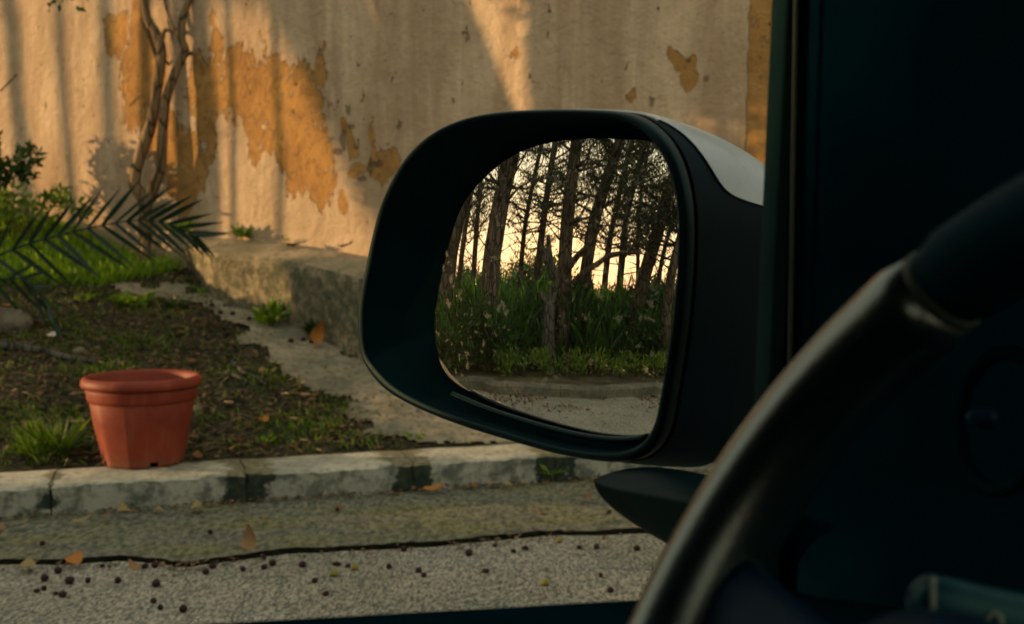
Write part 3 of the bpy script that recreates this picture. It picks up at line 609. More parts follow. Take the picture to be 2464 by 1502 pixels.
# stones, roots
def stone(px, py, r, label, group=None):
    P = onterr(px, py); mb = MB(); loops = []; sd = px*.01
    for k in range(8):
        a = -math.pi/2 + math.pi*k/7; loops.append([Vector((r*math.cos(a)*math.cos(b)*1.25, r*math.cos(a)*math.sin(b), r*.75*math.sin(a)))*(1 + .35*nz(math.cos(a)*math.cos(b) + sd, math.cos(a)*math.sin(b), math.sin(a))) for b in (2*math.pi*j/14 for j in range(14))])
    o = mb.loft(loops, True, True).build('stone', M['stone'], None, True, P + Vector((0, 0, r*.3))); tag(o, label, 'stone', group or 'stones in the bed')
stone(25, 790, .115, 'large grey stone at the left edge of the bed')
stone(470, 990, .03, 'small pebble behind the pot on its right')
stone(190, 850, .035, 'small pebble left above the pot')
def stick(pts, r, label):
    P = catmull([onterr(*p) + Vector((0, 0, .02)) for p in pts], 5); root = P[0]
    o = MB().tube([p - root for p in P], [r*(1 - .6*i/len(P)) for i in range(len(P))], 6, True, .2).build('root', M['deadbark'], None, True, root); tag(o, label, 'root', 'exposed roots in the bed')
stick([(560, 880), (585, 905), (610, 915), (640, 935)], .014, 'pale exposed root curving out of the soil right of the pot')
stick([(545, 905), (580, 920), (625, 945)], .010, 'thinner exposed root just under the pale root')
stick([(-20, 842), (80, 850), (160, 868), (230, 880)], .03, 'long dark root running above the pot at the left')
# twig and sprig at the top left
tw = at(0, 220, 8.2); o = MB().tube([Vector(), at(40, 180, 8.1) - tw], .006, 5).build('twig', M['stem'], None, True, tw); tag(o, 'thin bare twig at the left picture edge before the wall', 'twig')
P0 = at(150, -160, 7.0); sp_ = empty('hanging_sprig', P0); tag(sp_, 'small leafy sprig hanging in at the top left', 'sprig'); mb = MB()
for k in range(60):
    x, y = random.gauss(150, 30), random.uniform(-150, 12 + 10*math.cos(k)); mb.card(at(x, y, 7.0) - P0, Vector((random.gauss(0, 1), random.gauss(0, 1), -.8)), rdir(), .055, .028)
mb.build('leaves', M['dgreen'], sp_, False); MB().tube([Vector((0, 0, .6)), Vector(), at(150, 5, 7.0) - P0], .005, 5).build('stem', M['stem'], sp_)

# fallen leaves, each its own
def leaf_mesh(name, m, curl):
    mb = MB(); loops = []
    for k in range(9):
        t = k/8; w = .27*math.sin(math.pi*t**.8)**.85 + .004; zc = curl*(t - .5)**2*2.2
        loops.append([Vector((-w, t - .5, zc + w*.55*curl + .03*math.sin(9*t))), Vector((-w*.5, t - .5, zc + w*.12*curl)), Vector((0, t - .5, zc)), Vector((w*.5, t - .5, zc + w*.14*curl)), Vector((w, t - .5, zc + w*.6*curl))])
    mb.loft(loops, closed=False); mb.tube([(0, -.5, curl*.55), (0, -.62, curl*.6), (.02, -.74, curl*.72)], [.018, .014, .010], 5)
    me = bpy.data.meshes.new(name); me.from_pydata(mb.v, [], mb.f); me.materials.append(m); me.polygons.foreach_set('use_smooth', [True]*len(me.polygons)); return me
LM = {k: [leaf_mesh('fallen_leaf', M[k], c) for c in (.25, .6, 1.0)] for k in ('tan', 'orange', 'brown', 'straw', 'pale')}
GEN = 'dry leaf lying in the litter along the kerb foot'
leaves = [(601, 1334, 'tan', .085, .85, 'big pinkish tan leaf tilted upright on the crack in the road'), (178, 1360, 'orange', .085, .3, 'bright orange leaf on the crack near the left edge'), (65, 1373, 'straw', .09, .1, 'long straw coloured leaf lying left of the bright orange leaf'),
    (472, 1231, 'straw', .085, .3, 'pale straw leaf leaning on the kerb right of the pot'), (297, 1245, 'straw', .075, .8, 'greenish straw leaf standing at the kerb foot below the pot'), (51, 1273, 'tan', .065, .4, 'tan leaf at the kerb foot near the left edge'), (325, 1383, 'tan', .055, .9, 'tan leaf standing on the road below the pot'),
    (1044, 1186, 'orange', .085, .5, 'orange brown leaf under the dark kerb joint beside the mirror'), (1298, 1252, 'tan', .06, 1.2, 'orange tan leaf standing on the gutter under the mirror'), (475, 1108, 'brown', .075, .5, 'dark curled leaf on the kerb right beside the pot'), (482, 1366, 'tan', .06, .1, 'flat tan leaf on the crack left of the big upright leaf'),
    (198, 1264, 'straw', .065, .6, GEN), (328, 1222, 'brown', .06, .5, GEN), (5, 1292, 'tan', .06, .7, GEN), (1181, 1171, 'tan', .05, .3, GEN), (1223, 1175, 'straw', .05, .5, GEN), (1262, 1169, 'straw', .045, .2, GEN), (1412, 1206, 'brown', .06, .3, GEN), (1426, 1167, 'tan', .05, .3, GEN), (385, 1236, 'straw', .05, .3, GEN), (250, 1252, 'brown', .05, .4, GEN), (560, 1226, 'brown', .045, .4, GEN), (1140, 1177, 'brown', .05, .4, GEN),
    (813, 1230, 'brown', .04, .3, 'small brown leaf alone on the mossy gutter left of the mirror'), (639, 1257, 'straw', .045, .3, 'small yellowish leaf on the gutter below the first dark joint'), (84, 796, 'orange', .08, .3, 'orange leaf beside the large grey stone'), (123, 820, 'pale', .07, .5, 'whitish curled scrap lying on the soil near the stone'),
    (634, 1024, 'orange', .075, .3, 'orange leaf on the bed between pot and path'), (463, 882, 'brown', .06, .4, 'brown leaf just behind the pot rim'), (20, 746, 'orange', .07, .4, 'orange leaf under the palm at the left edge'), (452, 1047, 'pale', .04, .6, 'tiny white scrap right beside the pot'), (762, 838, 'orange', .13, 1.25, 'long orange brown leaf hanging under the weed at the ledge'), (868, 600, 'brown', .12, .6, 'brown curled leaf on the ledge near the mirror edge'), (740, 596, 'brown', .10, .2, 'flat dry leaf on the ledge against the wall')]
random.seed(11)
leaves = [(a, b, c, d*1.1, e if 'upright' in f or 'hanging' in f else e*.4, f) for a, b, c, d, e, f in leaves]
for i, (px, py, c, l, tilt, lab) in enumerate(leaves):
    if py > 1160: P = onz(px, py, .012 if py < 1350 - .045*px else .006)
    elif lab.endswith('beside the pot'): P = onz(px, py, KH + .004)
    elif 'on the ledge' in lab: P = onwall(px, py) + W_N*.12
    else: P = onterr(px, py); P.z += .012
    me = LM[c][0 if tilt < .25 else 1 if tilt < .6 else 2]; o = link('fallen_leaf', me, None, P + Vector((0, 0, .012 + .35*l*math.sin(min(tilt, 1.3)))))
    o.scale = (l, l, l); o.rotation_euler = (tilt, random.uniform(-.4, .4), random.uniform(-1.2, 1.2) if tilt < 1 else random.uniform(-.5, .5))
    tag(o, lab, 'leaf', 'fallen leaves')
# berries
def berry_mesh(name, m, sd):
    mb = MB(); loops = []
    for k in range(7):
        a = -math.pi/2 + math.pi*k/6; loops.append([Vector((math.cos(a)*math.cos(b), math.cos(a)*math.sin(b), .92*math.sin(a)))*(1 + .16*nz(math.cos(b) + sd, math.sin(b), math.sin(a)*1.5)) for b in (2*math.pi*j/10 for j in range(10))])
    mb.loft(loops, True, True); me = bpy.data.meshes.new(name); me.from_pydata(mb.v, [], mb.f); me.materials.append(m); me.polygons.foreach_set('use_smooth', [True]*len(me.polygons)); return me
BM = [berry_mesh('berry', M['berry'], s) for s in (1, 4, 9)]; GM = [berry_mesh('berry', M['gberry'], s) for s in (2, 6)]
b7 = [(410, 1045), (315, 1100), (490, 1120), (620, 1110), (830, 1115), (260, 1180), (310, 1165), (390, 1195), (440, 1210), (1080, 1255), (1130, 1300), (720, 1000), (1020, 1010), (1090, 1005), (1860, 945), (1710, 1030), (1450, 1050), (1500, 1010), (1860, 1015), (1920, 990), (2130, 1000), (2370, 990), (2450, 995), (2215, 1110), (2290, 1200), (1290, 1320), (1100, 1140)]
b8 = [(420, 945), (615, 970), (650, 1000), (945, 860), (1115, 800), (1240, 840), (1315, 820), (1055, 970), (1785, 815), (1810, 1000), (1875, 1100), (1670, 815), (2050, 825), (10, 1120), (520, 830), (150, 935)]
g7, g8 = [(2350, 1065)], [(60, 995), (195, 955), (1445, 1055), (1540, 775)]
def c7(p): return p[0]*.3418, p[1]*.3418 + 1022.7
def c8(p): return p[0]*.3662 + 782, p[1]*.3662 + 1022.7
for pts, ms, lab in (([c7(p) for p in b7] + [c8(p) for p in b8], BM, 'small dark purple berry fallen on the pale road'), ([c7(p) for p in g7] + [c8(p) for p in g8], GM, 'small yellow green berry fallen on the pale road')):
    for i, (px, py) in enumerate(pts):
        r = random.uniform(.0085, .0135); o = link('berry', ms[i % len(ms)], None, onz(px, py, 0) + Vector((0, 0, r*.9))); k_ = random.choice((1, .95, .85, .6)); o.scale = (r*random.uniform(.9, 1.25), r*random.uniform(.85, 1.1), r*k_); o.location.z = r*.85*k_; o.rotation_euler = (0, 0, random.random()*6); tag(o, lab, 'berry', lab.replace('berry', 'berries').replace('small ', ''))
for px, py in [c8((80, 570)), c8((1865, 585)), c7((300, 850)), c7((1480, 770))]:
    o = link('berry', BM[0], None, onz(px, py, .012) + Vector((0, 0, .009))); o.scale = (.010,)*3; tag(o, 'small dark berry lying on the mossy gutter strip', 'berry', 'dark berries on the gutter')
for px, py in [(510, 742), (560, 762), (575, 790), (600, 775), (545, 812), (530, 760), (700, 828), (730, 826), (750, 830)]:
    P = onterr(px, py); o = link('berry', BM[1], None, P + Vector((0, 0, .018))); o.scale = (.017,)*3; tag(o, 'dark seed pod lying on the path along the ledge', 'seed pod', 'dark seed pods on the path')

# ================================================================== THE WOOD BEHIND THE CAR (seen in the mirror)
def gz(x, y): return terr(x, y) if ks(x, y) > 0 else KH - .02
def leafcloud(mb, c, rx, rz, n, ll, lw, root, droop=0.):
    for k in range(n):
        d = rdir(); p = c + Vector((d.x*rx, d.y*rx, d.z*rz))*random.random()**.45
        mb.card(p - root, rdir(-droop), rdir(), ll*random.uniform(.5, 1.3), lw*random.uniform(.6, 1.2))
def tree(path, w, label, D, crown=(2.4, 6.5, .9, 12, 260), twigs=14, m='bark', nm='pine_tree', extend=True, group='tall trees of the wood in the mirror'):
    P = catmull(path, 5); b = Vector((P[0].x, P[0].y, gz(P[0].x, P[0].y) - .1)); root = empty(nm, b); tag(root, label, 'tree', group)
    if extend:
        d = (P[-1] - P[-6 if len(P) > 6 else 0]).normalized(); top = P[-1]
        for k in range(1, 7): P.append(top + d*.75*k + Vector((.08*nz(k, w*90), .08*nz(k, 5, w*70), 0)))
    if P[0].z - b.z > .05: P = [b] + P
    n = len(P); hgt = P[-1].z
    rad = [w/2*(1.08 if i == 0 else lerp(1, .42, (p.z - b.z)/max(.1, hgt - b.z))) for i, p in enumerate(P)]
    MB().tube([p - b for p in P], rad, 12, True, .12).build('trunk', M[m], root)
    def pt(z):
        for a, c in zip(P, P[1:]):
            if a.z <= z <= c.z: return lerp(a, c, (z - a.z)/max(1e-6, c.z - a.z))
        return P[-1]
    z0, z1, spread, ncl, per = crown; fol = MB(); br = MB()
    for k in range(ncl):
        z = lerp(z0, max(z0 + .3, min(z1, hgt)), random.random()**.8); s = pt(z); a = random.uniform(0, 6.28); L = spread*random.uniform(.35, 1.1)
        e = s + Vector((math.cos(a)*L, math.sin(a)*L, random.uniform(.05, .6)*L)); md = lerp(s, e, .5) + rdir()*.12*L; md.z -= .05*L
        br.tube([s - b, md - b, e - b], [.028*min(1, w/.25), .016, .006], 5)
        for q_ in range(4):
            s2 = lerp(md, e, random.random()); e2 = s2 + rdir(.2)*L*.35; br.tube([s2 - b, e2 - b], [.008, .003], 4)
        leafcloud(fol, e, L*.48, L*.28, int(per*.72), .075, .020, b); leafcloud(fol, md, L*.35, L*.2, per//3, .07, .018, b)
    for k in range(twigs):
        s = pt(random.uniform(1.2, z0 + 1.2)); a = random.uniform(0, 6.28); L = random.uniform(.3, 1.0); v = Vector((math.cos(a), math.sin(a), random.uniform(-.1, .8)))*L
        md = s + v*.55 + rdir()*.1; br.tube([s - b, md - b, s + v - b], [.014, .009, .003], 5)
        for q_ in range(3): br.tube([md - b, md + v*.4 + rdir()*.22 - b], [.006, .002], 4)
    if br.v: br.build('branches', M[m], root)
    if fol.v: fol.build('crown', M['pine'], root, False)
    return root, pt
random.seed(21)
T = [([(95, 830), (120, 620), (155, 440), (190, 330)], 52, 9.5, 'leftmost thick speckled trunk in the mirror', (420, .5, 5, 160), 4),
     ([(150, 830), (175, 560), (215, 310)], 21, 14, 'thin dark trunk second from the left in the mirror', (560, 1.0, 26, 90), 24),
     ([(220, 830), (235, 520), (262, 230)], 21, 13, 'thin straight trunk third from the left in the mirror', (560, 1.0, 26, 90), 24),
     ([(288, 860), (312, 600), (335, 440), (400, 130)], 74, 8.5, 'thick pale spotted trunk left of the open sky in the mirror', (430, 1.1, 24, 110), 10),
     ([(432, 830), (448, 600), (462, 470), (505, 240)], 20, 13.5, 'slender branching tree in the middle of the open sky', (560, 1.2, 30, 90), 40),
     ([(505, 830), (528, 600), (548, 440), (592, 140)], 29, 12.5, 'straight trunk just left of the big central trunk', (620, 1.1, 34, 110), 26),
     ([(640, 900), (645, 700), (655, 470), (695, 120)], 58, 9.0, 'big central trunk with two long right hand branches', (500, 1.0, 30, 130), 16),
     ([(725, 900), (745, 680), (775, 480), (845, 240)], 52, 9.8, 'leaning dark trunk right of the big central trunk', (580, 1.1, 38, 220), 16),
     ([(825, 830), (838, 660), (852, 540), (880, 400)], 26, 13, 'thin leaning trunk third right of the central trunk', (640, 1.2, 36, 200), 18),
     ([(895, 830), (912, 600), (932, 420), (975, 240)], 29, 12, 'straight thin trunk under dense foliage right of centre', (640, 1.2, 38, 220), 18),
     ([(983, 760), (984, 600), (986, 440), (1000, 300)], 16, 14, 'very thin sapling trunk near the right of the mirror', (560, 1.0, 16, 200), 12),
     ([(975, 850), (1020, 680), (1060, 540), (1110, 370)], 55, 10.2, 'strongly leaning thick trunk at the right of the mirror', (560, 1.0, 24, 280), 8),
     ([(1060, 830), (1085, 680), (1112, 550), (1150, 430)], 19, 11, 'thin leaning stem next to the strongly leaning trunk', (650, .9, 18, 240), 10),
     ([(1118, 860), (1135, 720), (1160, 600), (1200, 450)], 38, 9.5, 'rightmost dark trunk at the mirror edge', (760, .9, 24, 280), 8)]
for pts, w, D, lab, (yc, sp_r, ncl, per), tw in T:
    path = [mat_(*zq(*p), D) for p in pts]; x, y = zq(*pts[1]); ww = 1.28*(mat_(x + w*.26, y, D) - mat_(x - w*.26, y, D)).length
    zlo = mat_(*zq(pts[1][0], yc), D).z; zhi = mat_(*zq(pts[1][0], 60), D).z
    root, pt = tree(path, ww, lab, D, (zlo, zhi + .4, sp_r, ncl, per), tw)
    if 'big central' in lab:
        for bl in ([(655, 670), (690, 625), (738, 572), (790, 520)], [(650, 775), (690, 730), (725, 690), (800, 640), (870, 598), (1000, 588)]):
            Q = catmull([mat_(*zq(*p), D - .1 - .12*i) for i, p in enumerate(bl)], 5); MB().tube([q - root.location for q in Q], [lerp(.065, .02, i/len(Q)) for i in range(len(Q))], 8, True, .15).build('branch', M['bark'], root)
# forked dead trunk
def dker(X):       # plan distance from the glass to the woodland kerb in that direction
    px, py = zq(X, 1175); P, r = mray(px, py); Q = monz(px, py, KH); return math.hypot(Q.x - P.x, Q.y - P.y)
D = dker(570) + .9; Q = [mat_(*zq(*p), D) for p in ((575, 1120), (568, 980), (570, 880), (580, 820))]; b = Vector((Q[0].x, Q[0].y, KH - .1)); dr = empty('dead_tree', b); tag(dr, 'forked dead grey trunk standing in the undergrowth in the mirror', 'tree')
MB().tube([p - b for p in catmull([b] + Q, 5)], [.15 - .003*i for i in range(21)], 12, True, .2).build('trunk', M['deadbark'], dr)
for bl in ([(580, 830), (545, 800), (530, 765)], [(580, 830), (595, 760), (602, 705), (560, 620), (548, 560)], [(600, 710), (575, 600), (570, 510)]):
    Q = catmull([mat_(*zq(*p), D) for p in bl], 5); MB().tube([q - b for q in Q], [lerp(.085, .025, i/len(Q)) for i in range(len(Q))], 9, True, .2).build('limb', M['deadbark'], dr)
# undergrowth
random.seed(5)
UG = 'leafy undergrowth between the trunks in the mirror'
for i in range(58):
    X = random.uniform(-60, 1180) if i > 14 else 10 + i*80; D = dker(max(60, X)) + random.uniform(.75, 3.2); top = random.uniform(790, 900) if i % 3 else random.uniform(740, 810)
    px, py = zq(X, 1000); P = mat_(px, py, D); zt = mat_(*zq(X, top), D).z; P.z = gz(P.x, P.y) - .02; r = random.uniform(.32, .5); h = max(.35, zt - P.z - .12)
    bush('forest_bush', 'dark green bush in the undergrowth between the trunks in the mirror', 'bush', P, r, r, h, *((900, .16, .026) if i % 4 else (420, .42, .040)), M['brush'], UG, .55 if i % 4 else 1.1, 3, 6, 'bark')
# low fringe of weeds in front and a far line of trees
for i in range(9):
    X = 380 + i*85; px, py = zq(X, 1140); P = mat_(px, py, dker(X) + random.uniform(.35, .55)); P.z = KH - .02
    bush('weed_clump', 'low sunlit weed clump at the woodland kerb in the mirror', 'weed', P, .25, .25, .26, 200, .09, .02, M['weed'], 'low weeds along the woodland kerb', .6, 2, 4, 'bark')
for i, (X, top, D) in enumerate([(-40, 680, 30), (100, 690, 34), (200, 670, 32), (330, 640, 36), (400, 680, 40), (500, 610, 30), (590, 590, 28), (690, 730, 34), (800, 760, 36), (930, 770, 38), (1060, 760, 34), (1180, 720, 30)]):
    px, py = zq(X, 800); P = mat_(px, py, D); P.z = 0; h = mat_(*zq(X, top), D).z; bush('far_tree', 'hazy rounded tree on the far side of the wood in the mirror', 'tree', P, 2.0, 2.0, h*.80, 3500, .22, .09, M['brush'], 'far trees behind the wood', .2, 2, 8, 'bark')
# the wood goes on beyond the mirror's edge
random.seed(31)
for k in range(11):
    x, y = -8.2 - 1.1*(k % 4) - random.random(), -2.6 - 1.05*k; b = Vector((x, y, KH - .05)); ln_ = random.uniform(-.25, .25)
    tree([b, b + Vector((ln_*.3, 0, 1.5)), b + Vector((ln_*.8, .1, 3.2)), b + Vector((ln_*1.2, .1, 5))], random.uniform(.18, .42), 'pine of the same wood past the mirror edge, %s behind the car' % ('first', 'second', 'third', 'fourth', 'fifth', 'sixth', 'seventh', 'eighth', 'ninth', 'tenth', 'eleventh')[k], 9, (2., 5., 1.0, 16, 150), 8)
for k in range(20):
    y = -1.8 - .55*k; i_ = min(range(len(wkl)), key=lambda i: abs(wkl[i].y - y)); P = Vector((wkl[i_].x - random.uniform(.8, 2.4), y, KH - .03)); r = random.uniform(.32, .5)
    bush('forest_bush', 'dark green bush in the undergrowth between the trunks in the mirror', 'bush', P, r, r, random.uniform(.7, 1.1), *((700, .16, .026) if k % 4 else (350, .42, .040)), M['brush'], UG, .6, 2, 6, 'bark')
# unseen trees added left of the picture, placed to shade the wall in streaks
random.seed(9)
def shp(px, py, X0): P = onwall(px, py); return P + S_DIR*((X0 - P.x)/S_DIR.x)
def shader(a, b, w, X0, label, fol=None, m='stem'):
    A_, B_ = shp(a[0], a[1], X0), shp(b[0], b[1], X0); d = (B_ - A_).normalized(); g0 = A_ - d*((A_.z - gz(A_.x, A_.y))/max(.2, d.z) + .1); t1 = B_ + d*1.2
    root = empty('bank_tree', g0); tag(root, label, 'tree', 'trees on the bank left of the picture')
    P = [lerp(g0, t1, k/10) + Vector((0, .02*nz(k*.8, a[0]), 0)) for k in range(11)]
    MB().tube([p - g0 for p in P], [w/2*lerp(1.1, .8, k/10) for k in range(11)], 10, True, .12).build('trunk', M[m], root)
    if fol:
        mb = MB()
        for (fx, fy, rx, rz, n) in fol: leafcloud(mb, shp(fx, fy, X0), rx, rz, n, .10, .045, g0)
        mb.build('crown', M['dgreen'], root, False)
q1 = .00155
for k, (ax, bx, w, X0) in enumerate([(60, 20, 80, -12.5), (170, 142, 46, -11.5), (275, 248, 60, -10.5), (352, 345, 40, -6.5), (425, 418, 22, -6.0), (508, 482, 58, -8.0), (560, 548, 20, -6.0), (674, 652, 22, -6.5)]):
    shader((ax, 480), (bx, 0), w*q1, X0, ['slender sapling on the bank outside the left edge, %s of eight' % o_ for o_ in ('first', 'second', 'third', 'fourth', 'fifth', 'sixth', 'seventh', 'eighth')][k])
shader((1120, 265), (1010, 0), 230*q1, -4.6, 'leaning thick tree on the bank outside the left edge', [(930, 330, .2, .2, 200), (960, 440, .2, .25, 260)], 'bark')
shader((985, 420), (760, 0), 330*q1, -13.5, 'broad leaning tree further up the bank outside the left edge', [(640, -80, .7, .3, 500)], 'bark')
shader((1420, 265), (1405, 0), 260*q1, -4.6, 'upright thick tree on the bank outside the left edge', [(1500, 100, .3, .5, 900), (1640, 120, .3, .6, 900), (1780, 100, .3, .6, 900), (1900, 150, .3, .6, 700), (1600, -100, .6, .4, 700)], 'bark')

# things that only their place tells apart: say which one, counted from the left as the picture shows them
ORD = ['first', 'second', 'third', 'fourth', 'fifth', 'sixth', 'seventh', 'eighth', 'ninth', 'tenth', 'eleventh', 'twelfth', 'thirteenth', 'fourteenth', 'fifteenth', 'sixteenth', 'seventeenth', 'eighteenth', 'nineteenth']
TENS = {2: 'twent', 7: 'sevent', 8: 'eight', 3: 'thirt', 4: 'fort', 5: 'fift', 6: 'sixt'}
def ordw(n):
    if n <= 19: return ORD[n - 1]
    return TENS[n//10] + ('ieth' if n % 10 == 0 else 'y-' + ORD[n % 10 - 1])
def rank(old, new, key):
    L = sorted([o for o in COL.objects if o.get('label') == old], key=key)
    for i, o in enumerate(L): o['label'] = new % ordw(i + 1)
byx = lambda o: proj(o.location)[0]
def mirx(o): v = o.location - G_P; return math.atan2(v.y, -v.x)*-1
rank('dark green bush in the undergrowth between the trunks in the mirror', 'dark green bush in the mirrored undergrowth, %s from its left', mirx)
rank('hazy rounded tree on the far side of the wood in the mirror', 'rounded far tree behind the mirrored trunks, %s from the left', mirx)
rank('low sunlit weed clump at the woodland kerb in the mirror', 'low sunlit weed clump at the mirrored woodland kerb, %s from the left', mirx)
rank(GEN, 'dry leaf in the litter along the kerb foot, %s from the left', byx)
rank('dark seed pod lying on the path along the ledge', 'dark seed pod on the path along the ledge, %s from the left', byx)
rank('small dark purple berry fallen on the pale road', 'small dark purple berry on the pale road, %s from the left', byx)
rank('small yellow green berry fallen on the pale road', 'small yellow green berry on the pale road, %s from the left', byx)
rank('small dark berry lying on the mossy gutter strip', 'small dark berry on the mossy gutter strip, %s from the left', byx)

# ================================================================== THE CAR
CF = Vector((math.sin(R_(80)), math.cos(R_(80)), 0)); CL = Vector((-CF.y, CF.x, 0)); CU = Vector((0, 0, 1))
def car_pt(f, l, z): return CAM + CF*f + CL*l + CU*z
def tocar(P): q = P - CAM; return q.dot(CF), q.dot(CL), q.z
def onl(px, py, l): return onplane(px, py, car_pt(0, l, 0), CL)
car = empty('car', Vector((CAM.x, CAM.y, 0))); tag(car, 'dark interior of the parked car with its left side mirror', 'car')
CB = car.location
def cb(mb, f0, f1, l0, l1, z0, z1):      # a box in the car's own axes
    vs = [car_pt(f, l, z) - CB for f in (f0, f1) for l in (l0, l1) for z in (z0, z1)]
    return mb.add(vs, [(0, 1, 3, 2), (4, 6, 7, 5), (0, 4, 5, 1), (2, 3, 7, 6), (0, 2, 6, 4), (1, 5, 7, 3)])
def shape(mb, pts): mb.v = [tuple(Vector(v) - CB) for v in mb.v]; return mb
LW = .55
pa, pb = tocar(onl(0, 1500, LW)), tocar(onl(1560, 1438, LW)); SZ = (pa[2] + pb[2])/2
door = empty('door', (0, 0, 0)); door.parent = car
bevel(cb(MB(), -.75, .62, .42, LW, SZ - .10, SZ).build('door_sill', M['felt'], door, True), .012, 4)
bevel(cb(MB(), -.75, .80, LW + .004, LW + .05, SZ - .62, SZ - .035).build('door_skin', M['paint'], door, True), .02, 3)
cb(MB(), -.75, .80, .44, LW - .004, SZ - .62, SZ - .105).build('door_card', M['trim'], door, False)
# front edge of the window: rubber run, bead, then the sail panel and pillar trim
def strip(x0, x1, l, th, y0=-160, y1=1600, n=14):
    loops = []
    for i in range(n + 1):
        y = lerp(y0, y1, i/n); a = onl(lerp(*x0, (y)/940), y, l); b = onl(lerp(*x1, (y)/940), y, l)
        loops.append([a - CB, b - CB, b + CL*th - CB, a + CL*th - CB])
    return MB().loft(loops, True, True)
bevel(strip((1893, 1849), (1911, 1888), LW - .006, .02).build('window_seal', M['rubber'], door, True), .002, 2)
bead = [onl(lerp(1915, 1899, y/940), y, LW - .012) - CB for y in range(-160, 1001, 80)]
MB().tube(bead, .0011, 8).build('chrome_bead', M['bead'], door)
loops = []
for i in range(15):
    y = lerp(-160, 1600, i/14); a = onl(lerp(1896, 1872, y/940), y, LW + .004); c_ = tocar(a)
    loops.append([a - CB, car_pt(c_[0] + .012, LW - .02, c_[2]) - CB, car_pt(c_[0] + .05, LW - .045, c_[2]) - CB, car_pt(.62, LW - .10, c_[2]) - CB, car_pt(1.1, LW - .14, c_[2]) - CB, car_pt(1.1, LW + .02, c_[2]) - CB, car_pt(c_[0] + .01, LW + .02, c_[2]) - CB])
MB().loft(loops, True, True).build('pillar_trim', M['trim'], car)
# cabin shell
cab = empty('cabin', (0, 0, 0)); cab.parent = car
cb(MB(), -1.3, .75, -1.0, LW - .02, .46, .50).build('roof_lining', M['trim'], cab, False)
cb(MB(), -1.3, 1.2, -1.0, LW, -.80, -.76).build('floor_pan', M['trim'], cab, False)
cb(MB(), -1.34, -1.3, -1.0, LW + .04, -.8, .50).build('rear_panel', M['trim'], cab, False)
cb(MB(), -1.3, 1.2, -1.04, -1.0, -.8, -.15).build('passenger_door', M['trim'], cab, False)
cb(MB(), -1.3, -.5, -1.04, -1.0, -.15, .5).build('rear_quarter', M['trim'], cab, False)
cb(MB(), -1.3, -.46, LW - .01, LW + .03, SZ - .005, .5).build('rear_quarter', M['trim'], cab, False); cb(MB(), -1.3, -.76, LW, LW + .04, -.8, SZ - .01).build('rear_flank', M['paint'], cab, False)
# dashboard with a round vent
dash = MB(); L = []
for l in (-1.0, -.6, -.2, .1, .3, .42, LW - .03):
    k = 1 - .25*max(0, (l - .3)/.2)**2
    prof = [(.95, -.10), (.75, -.055), (.60, -.05), (.545, -.075), (.535, -.14), (.55, -.25), (.62, -.40), (.95, -.42)]
    L.append([car_pt(f + (1 - k)*.1, l, z - (1 - k)*.05) - CB for f, z in prof])
dash.loft(L, True, True); dsh = dash.build('dashboard', M['trim'], car); bevel(dsh, .015, 3)
vc = at(2400, 1015, 0); vc = onplane(2405, 1010, car_pt(.528, 0, 0), CF) if False else at(2405, 1012, .50)
vent = MB(); vn = (-CF + CU*.15).normalized(); vx = vn.orthogonal().normalized(); vy = vn.cross(vx)
def ring(mb, c, R1, r, nn=40, mm=10, n_=None):
    n_ = n_ or vn; x = n_.orthogonal().normalized(); y = n_.cross(x); pts = []
    for i in range(nn):
        a = 2*math.pi*i/nn; d = x*math.cos(a) + y*math.sin(a)
        pts.append([c + d*(R1 + r*math.cos(2*math.pi*j/mm)) + n_*r*math.sin(2*math.pi*j/mm) - CB for j in range(mm)])
    return mb.loft(pts + [pts[0]])
v1 = ring(MB(), vc, .030, .0035).build('air_vent', M['void'], dsh)
kb = MB(); loops = []
for k in range(7):
    a = math.pi/2*k/6; loops.append([vc + vn*(.012*math.sin(a) + .004) + (vx*math.cos(2*math.pi*j/20) + vy*math.sin(2*math.pi*j/20))*.0048*(math.cos(a) + .02) - CB for j in range(20)])
kb.loft(loops, True, True).build('vent_knob', M['hub'], dsh)
# steering wheel
WT = R_(31.07); WS = .925; WR = .20*WS; WC = car_pt(.158*WS, .262*WS, -.118*WS); wup = CU*math.cos(WT) + CF*math.sin(WT); wno = CL.cross(wup)
if wno.dot(CF) > 0: wno = -wno
RT = .0150
def wpt(a, r=WR): return WC + (CL*math.cos(a) + wup*math.sin(a))*r
sw = empty('steering_wheel', (0, 0, 0)); sw.parent = car
best = min(range(720), key=lambda k: (Vector(proj(wpt(k*math.pi/360, WR - RT*2.45))) - Vector((2236, 660))).length); SA = best*math.pi/360
def rim(a0, a1, r, name, m):
    n = max(4, int(abs(a1 - a0)/.06)); loops = []
    for i in range(n + 1):
        a = lerp(a0, a1, i/n); d = CL*math.cos(a) + wup*math.sin(a); c_ = WC + d*(WR - RT*2.45)
        rr = r*(.86 if i in (0, n) else 1)
        loops.append([c_ + (d*math.cos(b)*rr + wno*math.sin(b)*rr*1.12) - CB for b in (2*math.pi*j/28 for j in range(28))])
    return MB().loft(loops, True, True).build(name, m, sw)
rim(SA + .012, SA + 1.35, RT*1.0, 'top_insert', M['gloss'])
rim(SA - .012, SA - 2*math.pi + 1.40, RT*1.06, 'leather_grip', M['leather'])
rim(SA - .02, SA + .018, RT*.93, 'seam_ring', M['bead'])
